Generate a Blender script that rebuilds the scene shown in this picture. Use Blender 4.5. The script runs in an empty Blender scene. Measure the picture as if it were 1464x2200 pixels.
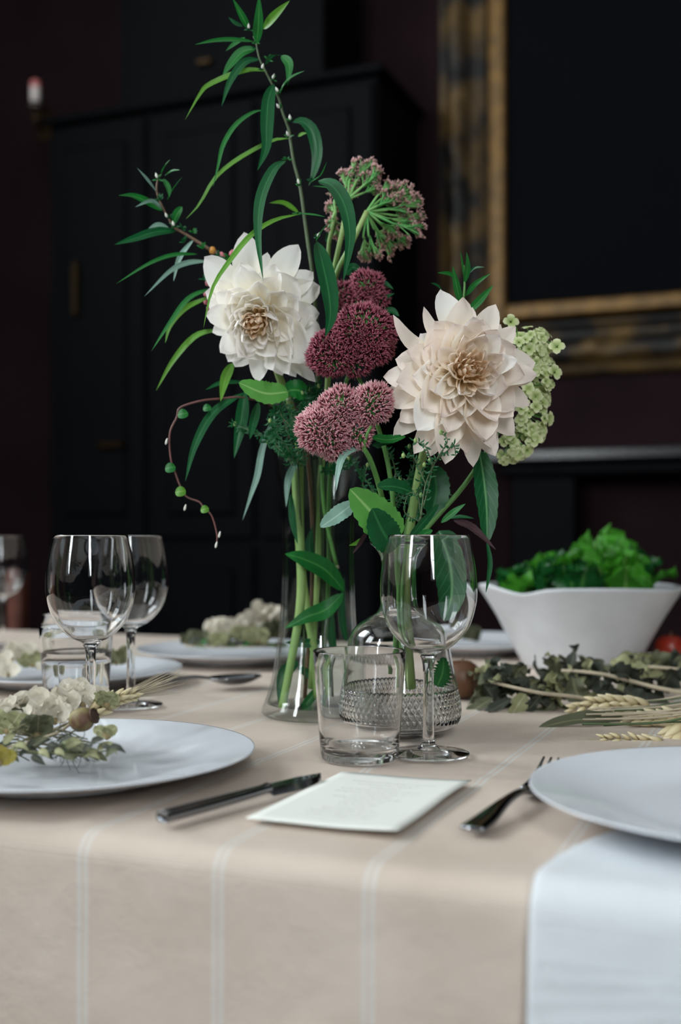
import bpy, math, random
from mathutils import Vector, Matrix, noise as mnoise

random.seed(7)
V = Vector
PI = math.pi
SC = bpy.context.scene
COL = SC.collection

# ------------------------------------------------------------------ camera, light, exposure
F = 2450.0                    # focal length in pixels of the 1464 x 2200 frame
T = 0.75                      # height of the table top
EYE = T + 0.18                # camera height: level with the rims of the wine glasses
HZ = 1155.0                   # horizon row
TH = math.radians(22.0)       # the room and the table are turned by this against the view
cT, sT = math.cos(TH), math.sin(TH)

cam_d = bpy.data.cameras.new('camera')
cam = bpy.data.objects.new('camera', cam_d)
COL.objects.link(cam)
cam.location = (0, 0, EYE)
cam.rotation_euler = (PI / 2, 0, 0)
cam_d.sensor_fit = 'VERTICAL'
cam_d.sensor_height = 36.0
cam_d.sensor_width = 24.0
cam_d.lens = F / 2200 * 36.0
cam_d.shift_y = (HZ - 1100) / 2200
cam_d.clip_start = 0.02
cam_d.dof.use_dof = True
cam_d.dof.focus_distance = 0.98
cam_d.dof.aperture_fstop = 3.5
SC.camera = cam

world = bpy.data.worlds.new('world')
SC.world = world
world.use_nodes = True
world.node_tree.nodes['Background'].inputs[0].default_value = (0.75, 0.85, 1.0, 1)
world.node_tree.nodes['Background'].inputs[1].default_value = 1.0

SC.view_settings.view_transform = 'Standard'
SC.view_settings.look = 'None'
SC.view_settings.gamma = 1.0
SC.view_settings.use_curve_mapping = False
SC.view_settings.exposure = 0.08
SC.cycles.max_bounces = 14
SC.cycles.transmission_bounces = 14
SC.cycles.transparent_max_bounces = 24
SC.cycles.glossy_bounces = 6
SC.cycles.diffuse_bounces = 6
SC.cycles.sample_clamp_indirect = 6.0

# room frame: u runs along the near edge of the table, v away from the viewer
def UV(u, v, z=0.0):
    return V((u * cT + v * sT, -u * sT + v * cT, z))
def to_uv(p):
    return (p[0] * cT - p[1] * sT, p[0] * sT + p[1] * cT)
ROOMROT = -TH

U0, U1, V0, V1, CEIL = -3.3, 2.4, -2.2, 4.0, 4.4
# windows: (wall, from, to, sill, head, watts)
WINDOWS = [('left', 0.45, 1.65, 1.75, 4.15, 185),
           ('left', -1.50, -0.30, 1.75, 4.15, 150),
           ('front', -2.50, -1.85, 1.3, 3.90, 195),
           ('front', 1.05, 1.70, 1.3, 3.90, 195)]
for wall, a, b, z0, z1, watts in WINDOWS:
    ld = bpy.data.lights.new('daylight', 'AREA')
    ld.shape = 'RECTANGLE'
    ld.size, ld.size_y = b - a, z1 - z0
    ld.energy = watts
    ld.color = (0.93, 0.97, 1.0)
    lo = bpy.data.objects.new('daylight', ld)
    COL.objects.link(lo)
    m = (a + b) / 2
    if wall == 'left':
        lo.location = UV(U0 - 0.16, m, (z0 + z1) / 2); d = UV(1, 0)
    else:
        lo.location = UV(m, V0 - 0.16, (z0 + z1) / 2); d = UV(0, 1)
    lo.rotation_euler = d.to_track_quat('-Z', 'Z').to_euler()

# ------------------------------------------------------------------ helpers
def W(px, py, d):
    """a point of the place from its direction and its distance"""
    return V(((px - 732.0) * d / F, d, EYE - (py - HZ) * d / F))

def on_table(px, py, h=0.0):
    d = F * (0.18 - h) / (py - HZ)
    return W(px, py, d)

def on_wall(px, py, v):
    xn, zn = (px - 732.0) / F, -(py - HZ) / F
    t = v / (xn * sT + cT)
    return (t * (xn * cT - sT), EYE + t * zn)

def rnd(a, b):
    return random.uniform(a, b)

def tag(o, label=None, cat=None, group=None, kind=None):
    if label: o['label'] = label
    if cat: o['category'] = cat
    if group: o['group'] = group
    if kind: o['kind'] = kind
    return o

def mesh_obj(name, verts, faces, mat, parent=None, smooth=True, uvs=None, origin=None):
    me = bpy.data.meshes.new(name)
    if origin is not None:
        verts = [V(v) - origin for v in verts]
    me.from_pydata([tuple(v) for v in verts], [], faces)
    if uvs:
        lay = me.uv_layers.new(name='UVMap')
        data = lay.data
        k = 0
        for f in faces:
            for i in f:
                data[k].uv = uvs[i]
                k += 1
    if smooth:
        me.polygons.foreach_set('use_smooth', [True] * len(me.polygons))
    if mat: me.materials.append(mat)
    me.update()
    o = bpy.data.objects.new(name, me)
    COL.objects.link(o)
    if parent: o.parent = parent
    return o

class Thing:
    """an Empty at the thing's base; parts come in place coordinates (or local ones)"""
    def __init__(s, name, loc, label, cat, group=None, kind=None, rz=0.0):
        s.o = bpy.data.objects.new(name, None)
        s.o.empty_display_size = 0.02
        COL.objects.link(s.o)
        s.loc = V(loc)
        s.o.location = s.loc
        s.o.rotation_euler = (0, 0, rz)
        tag(s.o, label, cat, group, kind)
    def part(s, name, g, mat, smooth=True, local=False, parent=None, kind=None, label=None):
        verts, faces = g[0], g[1]
        uvs = g[2] if len(g) > 2 else None
        p = mesh_obj(name, verts, faces, mat, parent or s.o, smooth, uvs, None if local else s.loc)
        if kind: p['kind'] = kind
        if label: p['label'] = label
        return p

def copy_tree(o, loc=None, parent=None, label=None):
    c = o.copy(); COL.objects.link(c)
    c.parent = parent
    if loc is not None: c.location = loc
    if label: c['label'] = label
    for ch in o.children:
        copy_tree(ch, None, c)
    return c

def join(*gs):
    vs, fs, us = [], [], []
    for g in gs:
        n = len(vs)
        vs += list(g[0])
        fs += [tuple(i + n for i in f) for f in g[1]]
        us += list(g[2]) if len(g) > 2 and g[2] else [(0, 0)] * len(g[0])
    return vs, fs, us

def spline(pts, n):
    """Catmull-Rom through pts, n+1 samples"""
    pts = [V(p) for p in pts]
    if len(pts) == 2:
        return [pts[0].lerp(pts[1], i / n) for i in range(n + 1)]
    P = [pts[0] * 2 - pts[1]] + pts + [pts[-1] * 2 - pts[-2]]
    m = len(pts) - 1
    out = []
    for i in range(n + 1):
        x = i / n * m
        k = min(int(x), m - 1)
        t = x - k
        a, b, c, d = P[k], P[k + 1], P[k + 2], P[k + 3]
        out.append(0.5 * ((2 * b) + (c - a) * t + (2 * a - 5 * b + 4 * c - d) * t * t + (3 * b - a - 3 * c + d) * t ** 3))
    return out

def tube(pts, r, n=12, seg=8, caps=True, raw=False):
    """round bar along a path; r is a number or a list spread along the path"""
    P = pts if raw else spline(pts, n)
    P = [V(p) for p in P]
    N = len(P)
    rr = r if isinstance(r, (list, tuple)) else [r, r]
    def rad(t):
        x = t * (len(rr) - 1); k = min(int(x), len(rr) - 2)
        return rr[k] + (rr[k + 1] - rr[k]) * (x - k)
    vs, fs, us = [], [], []
    prev = None
    for i, p in enumerate(P):
        tg = (P[min(i + 1, N - 1)] - P[max(i - 1, 0)])
        if tg.length < 1e-9: tg = V((0, 0, 1))
        tg.normalize()
        if prev is None:
            a = V((1, 0, 0)) if abs(tg.x) < 0.8 else V((0, 1, 0))
            s = tg.cross(a).normalized()
        else:
            s = (prev - tg * prev.dot(tg)).normalized()
        prev = s
        b = tg.cross(s)
        rr_ = rad(i / (N - 1))
        for k in range(seg):
            an = 2 * PI * k / seg
            vs.append(p + (s * math.cos(an) + b * math.sin(an)) * rr_)
            us.append((k / seg, i / (N - 1)))
    for i in range(N - 1):
        for k in range(seg):
            k2 = (k + 1) % seg
            fs.append((i * seg + k, i * seg + k2, (i + 1) * seg + k2, (i + 1) * seg + k))
    if caps:
        fs.append(tuple(range(seg - 1, -1, -1)))
        fs.append(tuple((N - 1) * seg + k for k in range(seg)))
    return vs, fs, us

def lathe(prof, seg=64, closed=False, rfun=None):
    """prof: list of (r, z); turned about z. closed joins last to first point"""
    vs, fs, rows = [], [], []
    for j, (r, z) in enumerate(prof):
        if r < 1e-6:
            rows.append([len(vs)]); vs.append(V((0, 0, z)))
        else:
            row = []
            for k in range(seg):
                a = 2 * PI * k / seg
                q = rfun(r, z, a, j) if rfun else r
                row.append(len(vs)); vs.append(V((q * math.cos(a), q * math.sin(a), z)))
            rows.append(row)
    pairs = list(zip(rows[:-1], rows[1:]))
    if closed: pairs.append((rows[-1], rows[0]))
    for A, B in pairs:
        for k in range(seg):
            k2 = (k + 1) % seg
            if len(A) == 1 and len(B) == 1: continue
            if len(A) == 1: fs.append((A[0], B[k2], B[k]))
            elif len(B) == 1: fs.append((A[k], A[k2], B[0]))
            else: fs.append((A[k], A[k2], B[k2], B[k]))
    return vs, fs, None

def smooth_prof(pts, n):
    return [(max(p.x, 0.0), p.y) for p in spline([V((r, z, 0)) for r, z in pts], n)]

def offset_prof(prof, d):
    """shift an (r, z) line to its inner side by d"""
    out = []
    for i, (r, z) in enumerate(prof):
        a, b = prof[max(i - 1, 0)], prof[min(i + 1, len(prof) - 1)]
        tx, tz = b[0] - a[0], b[1] - a[1]
        l = math.hypot(tx, tz) or 1
        out.append((max(r - tz / l * d, 0.0), z + tx / l * d))
    return out

def shift(g, loc):
    loc = V(loc)
    return ([V(v) + loc for v in g[0]], g[1]) + tuple(g[2:])

def xform(g, M):
    return ([M @ V(v) for v in g[0]], g[1]) + tuple(g[2:])

def box(x0, x1, y0, y1, z0, z1):
    vs = [V((x, y, z)) for z in (z0, z1) for y in (y0, y1) for x in (x0, x1)]
    fs = [(0, 2, 3, 1), (4, 5, 7, 6), (0, 1, 5, 4), (2, 6, 7, 3), (0, 4, 6, 2), (1, 3, 7, 5)]
    return vs, fs, None

def rbox(x0, x1, y0, y1, z0, z1, b):
    """box with all edges chamfered by b"""
    vs, fs = [], []
    rings = [(z0, b), (z0 + b, 0), (z1 - b, 0), (z1, b)]
    for z, i in rings:
        a0, a1, c0, c1 = x0 + i, x1 - i, y0 + i, y1 - i
        vs += [V(p) for p in ((a0 + b, c0, z), (a1 - b, c0, z), (a1, c0 + b, z), (a1, c1 - b, z),
                              (a1 - b, c1, z), (a0 + b, c1, z), (a0, c1 - b, z), (a0, c0 + b, z))]
    for j in range(3):
        for k in range(8):
            k2 = (k + 1) % 8
            fs.append((j * 8 + k, j * 8 + k2, j * 8 + 8 + k2, j * 8 + 8 + k))
    fs.append(tuple(range(7, -1, -1)))
    fs.append(tuple(24 + k for k in range(8)))
    return vs, fs, None

def room(g):
    """room coordinates (u, v, z) -> place"""
    return ([UV(*v) for v in g[0]], g[1]) + tuple(g[2:])

SHAPES = {
    'lance': lambda t: math.sin(PI * t ** 0.75) ** 0.85 if 0 < t < 1 else 0.0,
    'drop':  lambda t: math.sin(PI * t ** 1.15) ** 0.8 if 0 < t < 1 else 0.0,
    'oval':  lambda t: max(0.0, 1 - (2 * t - 1) ** 2) ** 0.55,
    'ovate': lambda t: max(0.0, 1 - (2 * t ** 0.8 - 1) ** 2) ** 0.6,
    'blade': lambda t: min(1.0, t * 6) * (1 - t) ** 0.45,
}
def leaf(pts, hw, facing=(0, -1, 0), fold=0.25, n=14, shape='lance', serr=0.0, wave=0.0, twist=0.0, k=2, teeth=9):
    """leaf blade along a path: pts in place coordinates, hw half width in metres"""
    P = spline(pts, n)
    f0 = V(facing).normalized()
    vs, fs, us = [], [], []
    cols = 2 * k + 1
    sh = SHAPES[shape]
    ph = rnd(0, 6)
    for i, p in enumerate(P):
        t = i / n
        tg = (P[min(i + 1, n)] - P[max(i - 1, 0)])
        if tg.length < 1e-9: tg = V((0, 0, 1))
        tg.normalize()
        f = f0
        if twist: f = Matrix.Rotation(twist * t, 3, tg) @ f0
        side = tg.cross(f)
        if side.length < 1e-4: side = tg.cross(V((1, 0, 0.3)))
        side.normalize()
        nor = side.cross(tg).normalized()
        w = hw * sh(t)
        for j in range(cols):
            s = (j - k) / k
            ww = w
            if serr and abs(s) == 1 and 0 < i < n:
                ww = w * (1 + serr * (((i * teeth / n) % 1.0) - 0.5) * 2)
            up = fold * abs(s) * w + wave * w * math.sin(t * 17 + ph + (2 if s > 0 else 0)) * abs(s)
            vs.append(p + side * (ww * s) + nor * up)
            us.append(((s + 1) / 2, t))
    for i in range(n):
        for j in range(cols - 1):
            a = i * cols + j
            fs.append((a, a + 1, a + cols + 1, a + cols))
    return vs, fs, us

def pxpath(pts, d0, d1=None, dm=0.0):
    """list of pixels -> points, distance running from d0 to d1 (dm: extra in the middle)"""
    d1 = d0 if d1 is None else d1
    n = len(pts) - 1
    return [W(p[0], p[1], d0 + (d1 - d0) * i / n + dm * math.sin(PI * i / n)) for i, p in enumerate(pts)]

# ------------------------------------------------------------------ materials
def lin(r, g, b):
    return tuple(((c / 255) / 12.92 if c / 255 <= 0.04045 else ((c / 255 + 0.055) / 1.055) ** 2.4) for c in (r, g, b)) + (1.0,)

def new_mat(name):
    m = bpy.data.materials.new(name)
    m.use_nodes = True
    nt = m.node_tree
    return m, nt, nt.nodes, nt.links, nt.nodes['Principled BSDF']

def simple(name, col, rough=0.5, metal=0.0, spec=0.5, var=0.0, scale=40.0, bump=0.0, bscale=None, var_col=None):
    m, nt, N, L, b = new_mat(name)
    b.inputs['Base Color'].default_value = col
    b.inputs['Roughness'].default_value = rough
    b.inputs['Metallic'].default_value = metal
    b.inputs['Specular IOR Level'].default_value = spec
    if var or bump or var_col:
        tc = N.new('ShaderNodeTexCoord')
        nz = N.new('ShaderNodeTexNoise')
        nz.inputs['Scale'].default_value = scale
        nz.inputs['Detail'].default_value = 4
        L.new(tc.outputs['Object'], nz.inputs['Vector'])
        if var or var_col:
            mx = N.new('ShaderNodeMix'); mx.data_type = 'RGBA'
            c2 = var_col or tuple(c * (1 - var) for c in col[:3]) + (1,)
            mx.inputs[6].default_value = col
            mx.inputs[7].default_value = c2
            rp = N.new('ShaderNodeMapRange')
            rp.inputs[1].default_value = 0.38; rp.inputs[2].default_value = 0.62
            L.new(nz.outputs[0], rp.inputs[0])
            L.new(rp.outputs[0], mx.inputs[0])
            L.new(mx.outputs[2], b.inputs['Base Color'])
        if bump:
            n2 = nz
            if bscale:
                n2 = N.new('ShaderNodeTexNoise'); n2.inputs['Scale'].default_value = bscale
                L.new(tc.outputs['Object'], n2.inputs['Vector'])
            bp = N.new('ShaderNodeBump')
            bp.inputs['Strength'].default_value = bump
            bp.inputs['Distance'].default_value = 0.002
            L.new(n2.outputs[0], bp.inputs['Height'])
            L.new(bp.outputs[0], b.inputs['Normal'])
    return m

def leaf_mat(name, c_blade, c_vein, rough=0.42, trans=0.3, veins=False, c_edge=None):
    """leaf: paler midrib from the blade's own coordinates, some light shining through"""
    m, nt, N, L, b = new_mat(name)
    uv = N.new('ShaderNodeUVMap')
    sep = N.new('ShaderNodeSeparateXYZ'); L.new(uv.outputs[0], sep.inputs[0])
    ab = N.new('ShaderNodeMath'); ab.operation = 'SUBTRACT'; ab.inputs[1].default_value = 0.5
    L.new(sep.outputs[0], ab.inputs[0])
    a2 = N.new('ShaderNodeMath'); a2.operation = 'ABSOLUTE'; L.new(ab.outputs[0], a2.inputs[0])
    mr = N.new('ShaderNodeMapRange')
    mr.inputs[1].default_value = 0.015; mr.inputs[2].default_value = 0.06
    mr.inputs[3].default_value = 1.0; mr.inputs[4].default_value = 0.0
    L.new(a2.outputs[0], mr.inputs[0])
    fac = mr.outputs[0]
    if veins:
        # side veins run slantwise off the midrib
        ad = N.new('ShaderNodeMath'); ad.operation = 'MULTIPLY'; ad.inputs[1].default_value = 0.55
        L.new(a2.outputs[0], ad.inputs[0])
        su = N.new('ShaderNodeMath'); su.operation = 'SUBTRACT'
        L.new(sep.outputs[1], su.inputs[0]); L.new(ad.outputs[0], su.inputs[1])
        ml = N.new('ShaderNodeMath'); ml.operation = 'MULTIPLY'; ml.inputs[1].default_value = 7.0
        L.new(su.outputs[0], ml.inputs[0])
        fr = N.new('ShaderNodeMath'); fr.operation = 'FRACT'; L.new(ml.outputs[0], fr.inputs[0])
        m2 = N.new('ShaderNodeMapRange')
        m2.inputs[1].default_value = 0.0; m2.inputs[2].default_value = 0.1
        m2.inputs[3].default_value = 0.55; m2.inputs[4].default_value = 0.0
        L.new(fr.outputs[0], m2.inputs[0])
        mm = N.new('ShaderNodeMath'); mm.operation = 'MAXIMUM'
        L.new(fac, mm.inputs[0]); L.new(m2.outputs[0], mm.inputs[1])
        fac = mm.outputs[0]
    tc = N.new('ShaderNodeTexCoord')
    nz = N.new('ShaderNodeTexNoise'); nz.inputs['Scale'].default_value = 55
    L.new(tc.outputs['Object'], nz.inputs['Vector'])
    mv = N.new('ShaderNodeMix'); mv.data_type = 'RGBA'
    mv.inputs[6].default_value = tuple(c * 0.78 for c in c_blade[:3]) + (1,)
    mv.inputs[7].default_value = tuple(min(c * 1.25, 1) for c in c_blade[:3]) + (1,)
    L.new(nz.outputs[0], mv.inputs[0])
    mx = N.new('ShaderNodeMix'); mx.data_type = 'RGBA'
    L.new(fac, mx.inputs[0]); L.new(mv.outputs[2], mx.inputs[6]); mx.inputs[7].default_value = c_vein
    L.new(mx.outputs[2], b.inputs['Base Color'])
    b.inputs['Roughness'].default_value = rough
    b.inputs['Specular IOR Level'].default_value = 0.4
    tr = N.new('ShaderNodeBsdfTranslucent')
    L.new(mx.outputs[2], tr.inputs['Color'])
    ms = N.new('ShaderNodeMixShader'); ms.inputs[0].default_value = trans
    L.new(b.outputs[0], ms.inputs[1]); L.new(tr.outputs[0], ms.inputs[2])
    L.new(ms.outputs[0], N['Material Output'].inputs['Surface'])
    return m

def ramp_mat(name, stops, axis=1, rough=0.6, trans=0.2, streak=0.0, streak_n=30.0, rand_col=None):
    """colour running along the piece (its own lengthwise coordinate)"""
    m, nt, N, L, b = new_mat(name)
    uv = N.new('ShaderNodeUVMap')
    sep = N.new('ShaderNodeSeparateXYZ'); L.new(uv.outputs[0], sep.inputs[0])
    cr = N.new('ShaderNodeValToRGB')
    els = cr.color_ramp.elements
    while len(els) < len(stops): els.new(0.5)
    for e, (p, c) in zip(els, stops):
        e.position = p; e.color = c
    L.new(sep.outputs[axis], cr.inputs[0])
    col = cr.outputs[0]
    if rand_col:
        mx = N.new('ShaderNodeMix'); mx.data_type = 'RGBA'; mx.blend_type = 'MULTIPLY'
        mx.inputs[0].default_value = 1.0
        c2 = N.new('ShaderNodeValToRGB')
        c2.color_ramp.elements[0].color = rand_col[0]; c2.color_ramp.elements[1].color = rand_col[1]
        L.new(sep.outputs[0], c2.inputs[0])
        L.new(col, mx.inputs[6]); L.new(c2.outputs[0], mx.inputs[7])
        col = mx.outputs[2]
    L.new(col, b.inputs['Base Color'])
    b.inputs['Roughness'].default_value = rough
    b.inputs['Specular IOR Level'].default_value = 0.25
    if streak:
        cm = N.new('ShaderNodeCombineXYZ')
        mu = N.new('ShaderNodeMath'); mu.operation = 'MULTIPLY'; mu.inputs[1].default_value = streak_n
        L.new(sep.outputs[0], mu.inputs[0]); L.new(mu.outputs[0], cm.inputs[0])
        L.new(sep.outputs[1], cm.inputs[1])
        nz = N.new('ShaderNodeTexNoise'); nz.inputs['Scale'].default_value = 1.0
        L.new(cm.outputs[0], nz.inputs['Vector'])
        bp = N.new('ShaderNodeBump'); bp.inputs['Strength'].default_value = streak; bp.inputs['Distance'].default_value = 0.001
        L.new(nz.outputs[0], bp.inputs['Height']); L.new(bp.outputs[0], b.inputs['Normal'])
    if trans:
        tr = N.new('ShaderNodeBsdfTranslucent'); L.new(col, tr.inputs['Color'])
        ms = N.new('ShaderNodeMixShader'); ms.inputs[0].default_value = trans
        L.new(b.outputs[0], ms.inputs[1]); L.new(tr.outputs[0], ms.inputs[2])
        L.new(ms.outputs[0], N['Material Output'].inputs['Surface'])
    return m

def glass_mat(name, ior=1.45, col=(1, 1, 1, 1), rough=0.0):
    m, nt, N, L, b = new_mat(name)
    g = N.new('ShaderNodeBsdfGlass')
    g.inputs['IOR'].default_value = ior
    g.inputs['Color'].default_value = col
    g.inputs['Roughness'].default_value = rough
    L.new(g.outputs[0], N['Material Output'].inputs['Surface'])
    return m

def thin_glass(name, tint=(0.97, 0.985, 0.98, 1), ior=1.5):
    """thin clear wall: light goes straight through, the surface mirrors by its angle"""
    m, nt, N, L, b = new_mat(name)
    t = N.new('ShaderNodeBsdfTransparent'); t.inputs[0].default_value = tint
    g = N.new('ShaderNodeBsdfGlossy'); g.inputs['Roughness'].default_value = 0.0
    lw = N.new('ShaderNodeLayerWeight'); lw.inputs['Blend'].default_value = 0.5      # same from both sides of the thin wall
    pw = N.new('ShaderNodeMath'); pw.operation = 'POWER'; pw.inputs[1].default_value = 5.0
    L.new(lw.outputs['Facing'], pw.inputs[0])
    f0 = ((ior - 1) / (ior + 1)) ** 2
    fr = N.new('ShaderNodeMath'); fr.operation = 'MULTIPLY_ADD'; fr.inputs[1].default_value = 1 - f0; fr.inputs[2].default_value = f0
    L.new(pw.outputs[0], fr.inputs[0])
    ms = N.new('ShaderNodeMixShader')
    L.new(fr.outputs[0], ms.inputs[0]); L.new(t.outputs[0], ms.inputs[1]); L.new(g.outputs[0], ms.inputs[2])
    L.new(ms.outputs[0], N['Material Output'].inputs['Surface'])
    return m

def cloth_mat(name, col, col2, stripes=True, napkin=False):
    m, nt, N, L, b = new_mat(name)
    tc = N.new('ShaderNodeTexCoord')
    sep = N.new('ShaderNodeSeparateXYZ'); L.new(tc.outputs['Object'], sep.inputs[0])
    nz = N.new('ShaderNodeTexNoise'); nz.inputs['Scale'].default_value = 9; nz.inputs['Detail'].default_value = 5
    L.new(tc.outputs['Object'], nz.inputs['Vector'])
    mx = N.new('ShaderNodeMix'); mx.data_type = 'RGBA'
    mx.inputs[6].default_value = col; mx.inputs[7].default_value = col2
    mr = N.new('ShaderNodeMapRange'); mr.inputs[1].default_value = 0.3; mr.inputs[2].default_value = 0.7
    L.new(nz.outputs[0], mr.inputs[0]); L.new(mr.outputs[0], mx.inputs[0])
    out = mx.outputs[2]
    if stripes:
        def M(op, a, bb=None):
            n = N.new('ShaderNodeMath'); n.operation = op
            for i, x in enumerate((a, bb)):
                if x is None: continue
                if isinstance(x, (int, float)): n.inputs[i].default_value = x
                else: L.new(x, n.inputs[i])
            return n.outputs[0]
        s = M('FRACT', M('MULTIPLY', M('ADD', sep.outputs[0], STRIPE_OFF), 1 / STRIPE_STEP))
        q = M('MULTIPLY', M('SUBTRACT', s, 0.5), STRIPE_STEP)         # metres from the pair's middle
        lines = M('ABSOLUTE', M('SUBTRACT', M('ABSOLUTE', q), 0.0024))
        k = N.new('ShaderNodeMapRange')
        k.inputs[1].default_value = 0.0008; k.inputs[2].default_value = 0.0017
        k.inputs[3].default_value = 0.6; k.inputs[4].default_value = 0.0
        L.new(lines, k.inputs[0])
        m2 = N.new('ShaderNodeMix'); m2.data_type = 'RGBA'
        L.new(k.outputs[0], m2.inputs[0]); L.new(out, m2.inputs[6]); m2.inputs[7].default_value = (0.72, 0.72, 0.70, 1)
        out = m2.outputs[2]
    L.new(out, b.inputs['Base Color'])
    b.inputs['Roughness'].default_value = 0.92
    b.inputs['Specular IOR Level'].default_value = 0.15
    # weave
    wv = N.new('ShaderNodeTexWave'); wv.inputs['Scale'].default_value = 420; wv.inputs['Distortion'].default_value = 3
    w2 = N.new('ShaderNodeTexWave'); w2.bands_direction = 'Y'; w2.inputs['Scale'].default_value = 420; w2.inputs['Distortion'].default_value = 3
    n3 = N.new('ShaderNodeTexNoise'); n3.inputs['Scale'].default_value = 22; n3.inputs['Detail'].default_value = 9
    for n in (wv, w2, n3): L.new(tc.outputs['Object'], n.inputs['Vector'])
    ad = N.new('ShaderNodeMath'); L.new(wv.outputs[1], ad.inputs[0]); L.new(w2.outputs[1], ad.inputs[1])
    a2 = N.new('ShaderNodeMath'); a2.operation = 'MULTIPLY_ADD'; a2.inputs[1].default_value = 16.0
    L.new(n3.outputs[0], a2.inputs[0]); L.new(ad.outputs[0], a2.inputs[2])
    bp = N.new('ShaderNodeBump'); bp.inputs['Strength'].default_value = 0.5; bp.inputs['Distance'].default_value = 0.0009
    L.new(a2.outputs[0], bp.inputs['Height']); L.new(bp.outputs[0], b.inputs['Normal'])
    return m

EDGE_V = 0.585                # near edge of the table in the room frame
# stripe pairs seen on the hang at these columns
STRIPE_STEP = 0.0925
_u = to_uv(W(455, 1835, 441 / 680.0))[0]
STRIPE_OFF = STRIPE_STEP * 0.5 - _u + STRIPE_STEP * 20

M_wall = simple('wall_paint', (0.012, 0.0125, 0.0165, 1), 0.9, spec=.1, var=0.3, scale=3)
M_wall_brown = simple('brown_red_wall', (0.0155, 0.0078, 0.0092, 1), 0.9, spec=.05, var=0.25, scale=3)
M_ceil = simple('ceiling_paint', (0.75, 0.75, 0.73, 1), 0.9, var=0.05)
M_floor = simple('floor_boards', (0.035, 0.02, 0.012, 1), 0.5, var=0.3, scale=8)
M_black = simple('black_lacquer', (0.0011, 0.0014, 0.0024, 1), 0.7, spec=.08, var=0.3, scale=4)
M_trim = simple('window_white', (0.6, 0.6, 0.58, 1), 0.5)
M_gold = simple('patchy_gilding', (0.10, 0.056, 0.014, 1), 0.5, metal=0.5, var_col=(0.006, 0.005, 0.005, 1), scale=6, bump=0.5)  # gold broken up by near-black noise patches
M_gold_slip = simple('gilded_slip', (0.17, 0.085, 0.014, 1), 0.5, metal=0.3, var=0.45, scale=18)
M_frame_dark = simple('dark_frame', (0.014, 0.010, 0.008, 1), 0.6, var_col=(0.10, 0.06, 0.02, 1), scale=9, bump=0.4)
M_brass = simple('old_brass', (0.035, 0.02, 0.008, 1), 0.35, metal=0.9, var=0.3)
M_wood = simple('red_brown_wood', (0.12, 0.038, 0.025, 1), 0.4, var=0.35, scale=20)
M_wax = simple('candle_wax', (0.62, 0.55, 0.52, 1), 0.5)
M_waxpink = simple('pink_wax', (0.55, 0.16, 0.15, 1), 0.5)
M_cloth = cloth_mat('beige_linen', lin(220, 204, 191), lin(205, 188, 174))
M_napkin = cloth_mat('white_linen', (0.78, 0.80, 0.83, 1), (0.70, 0.735, 0.77, 1), stripes=False)
M_plate = simple('white_porcelain', (0.68, 0.70, 0.745, 1), 0.06, spec=0.5)
M_bowl = simple('white_stoneware', (0.58, 0.59, 0.62, 1), 0.38, var=0.06, scale=30, bump=0.1)
M_steel = simple('polished_steel', (0.27, 0.28, 0.30, 1), 0.10, metal=1.0)
M_glass = glass_mat('clear_glass', 1.45)
M_glass_thick = glass_mat('solid_glass', 1.5)
M_glass_thin = thin_glass('thin_clear_glass')
M_frost = glass_mat('etched_glass', 1.45, (0.97, 0.95, 0.95, 1), 0.12)
M_water = glass_mat('water', 1.33)
M_water_still = thin_glass('still_water', (0.975, 0.99, 0.98, 1), 1.2)
M_pane = thin_glass('window_pane')

G_dark = leaf_mat('leaf_deep_green', lin(10, 84, 42), lin(48, 118, 66), trans=0.25)
G_mid = leaf_mat('leaf_green', lin(24, 108, 42), lin(80, 146, 74))
G_light = leaf_mat('leaf_light_green', lin(92, 158, 72), lin(150, 195, 120), trans=0.35)
G_yel = leaf_mat('leaf_yellow_green', lin(88, 145, 44), lin(130, 170, 80))
G_grey = leaf_mat('leaf_grey_green', lin(118, 152, 138), lin(160, 185, 172), trans=0.15)
G_vein = leaf_mat('leaf_veined', lin(26, 92, 50), lin(110, 165, 110), veins=True)
G_purple = leaf_mat('leaf_purple', lin(70, 48, 52), lin(95, 60, 70))
G_dry = leaf_mat('leaf_dried_olive', lin(84, 86, 64), lin(126, 124, 94), rough=0.7, trans=0.1)
G_dry2 = leaf_mat('leaf_dried_dark', lin(50, 54, 44), lin(92, 92, 74), rough=0.7, trans=0.1)
G_drypale = leaf_mat('leaf_dried_pale', lin(150, 150, 112), lin(185, 182, 150), rough=0.7, trans=0.2)
G_cream = leaf_mat('petal_dried_cream', lin(220, 212, 196), lin(232, 226, 214), rough=0.7, trans=0.3)
G_salad = leaf_mat('lettuce', lin(60, 134, 34), lin(130, 176, 88), rough=0.3, trans=0.35, veins=True)
G_salad2 = leaf_mat('lettuce_dark', lin(20, 84, 34), lin(80, 132, 62), rough=0.3, trans=0.3, veins=True)
M_stem = simple('stem_pale_green', lin(150, 172, 104), 0.5, var_col=lin(112, 150, 80), scale=14)
M_stem_mid = simple('stem_green', lin(88, 140, 66), 0.5, var=0.25, scale=20)
M_stem_dark = simple('stem_olive', lin(74, 92, 56), 0.5, var=0.3, scale=30)
M_twig = simple('twig_brown', lin(110, 82, 62), 0.6, var=0.3, scale=40)
M_vine = simple('vine_red_brown', lin(120, 74, 70), 0.5, var=0.3, scale=40)
M_straw = simple('dry_stem', lin(186, 172, 148), 0.7, var=0.2, scale=30)
M_grain = ramp_mat('grain_husk', [(0.0, lin(150, 132, 96)), (0.5, lin(206, 190, 150)), (1.0, lin(226, 212, 180))], trans=0.15, streak=0.4, streak_n=8)
M_budwhite = simple('white_bud', lin(214, 214, 204), 0.5)
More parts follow.
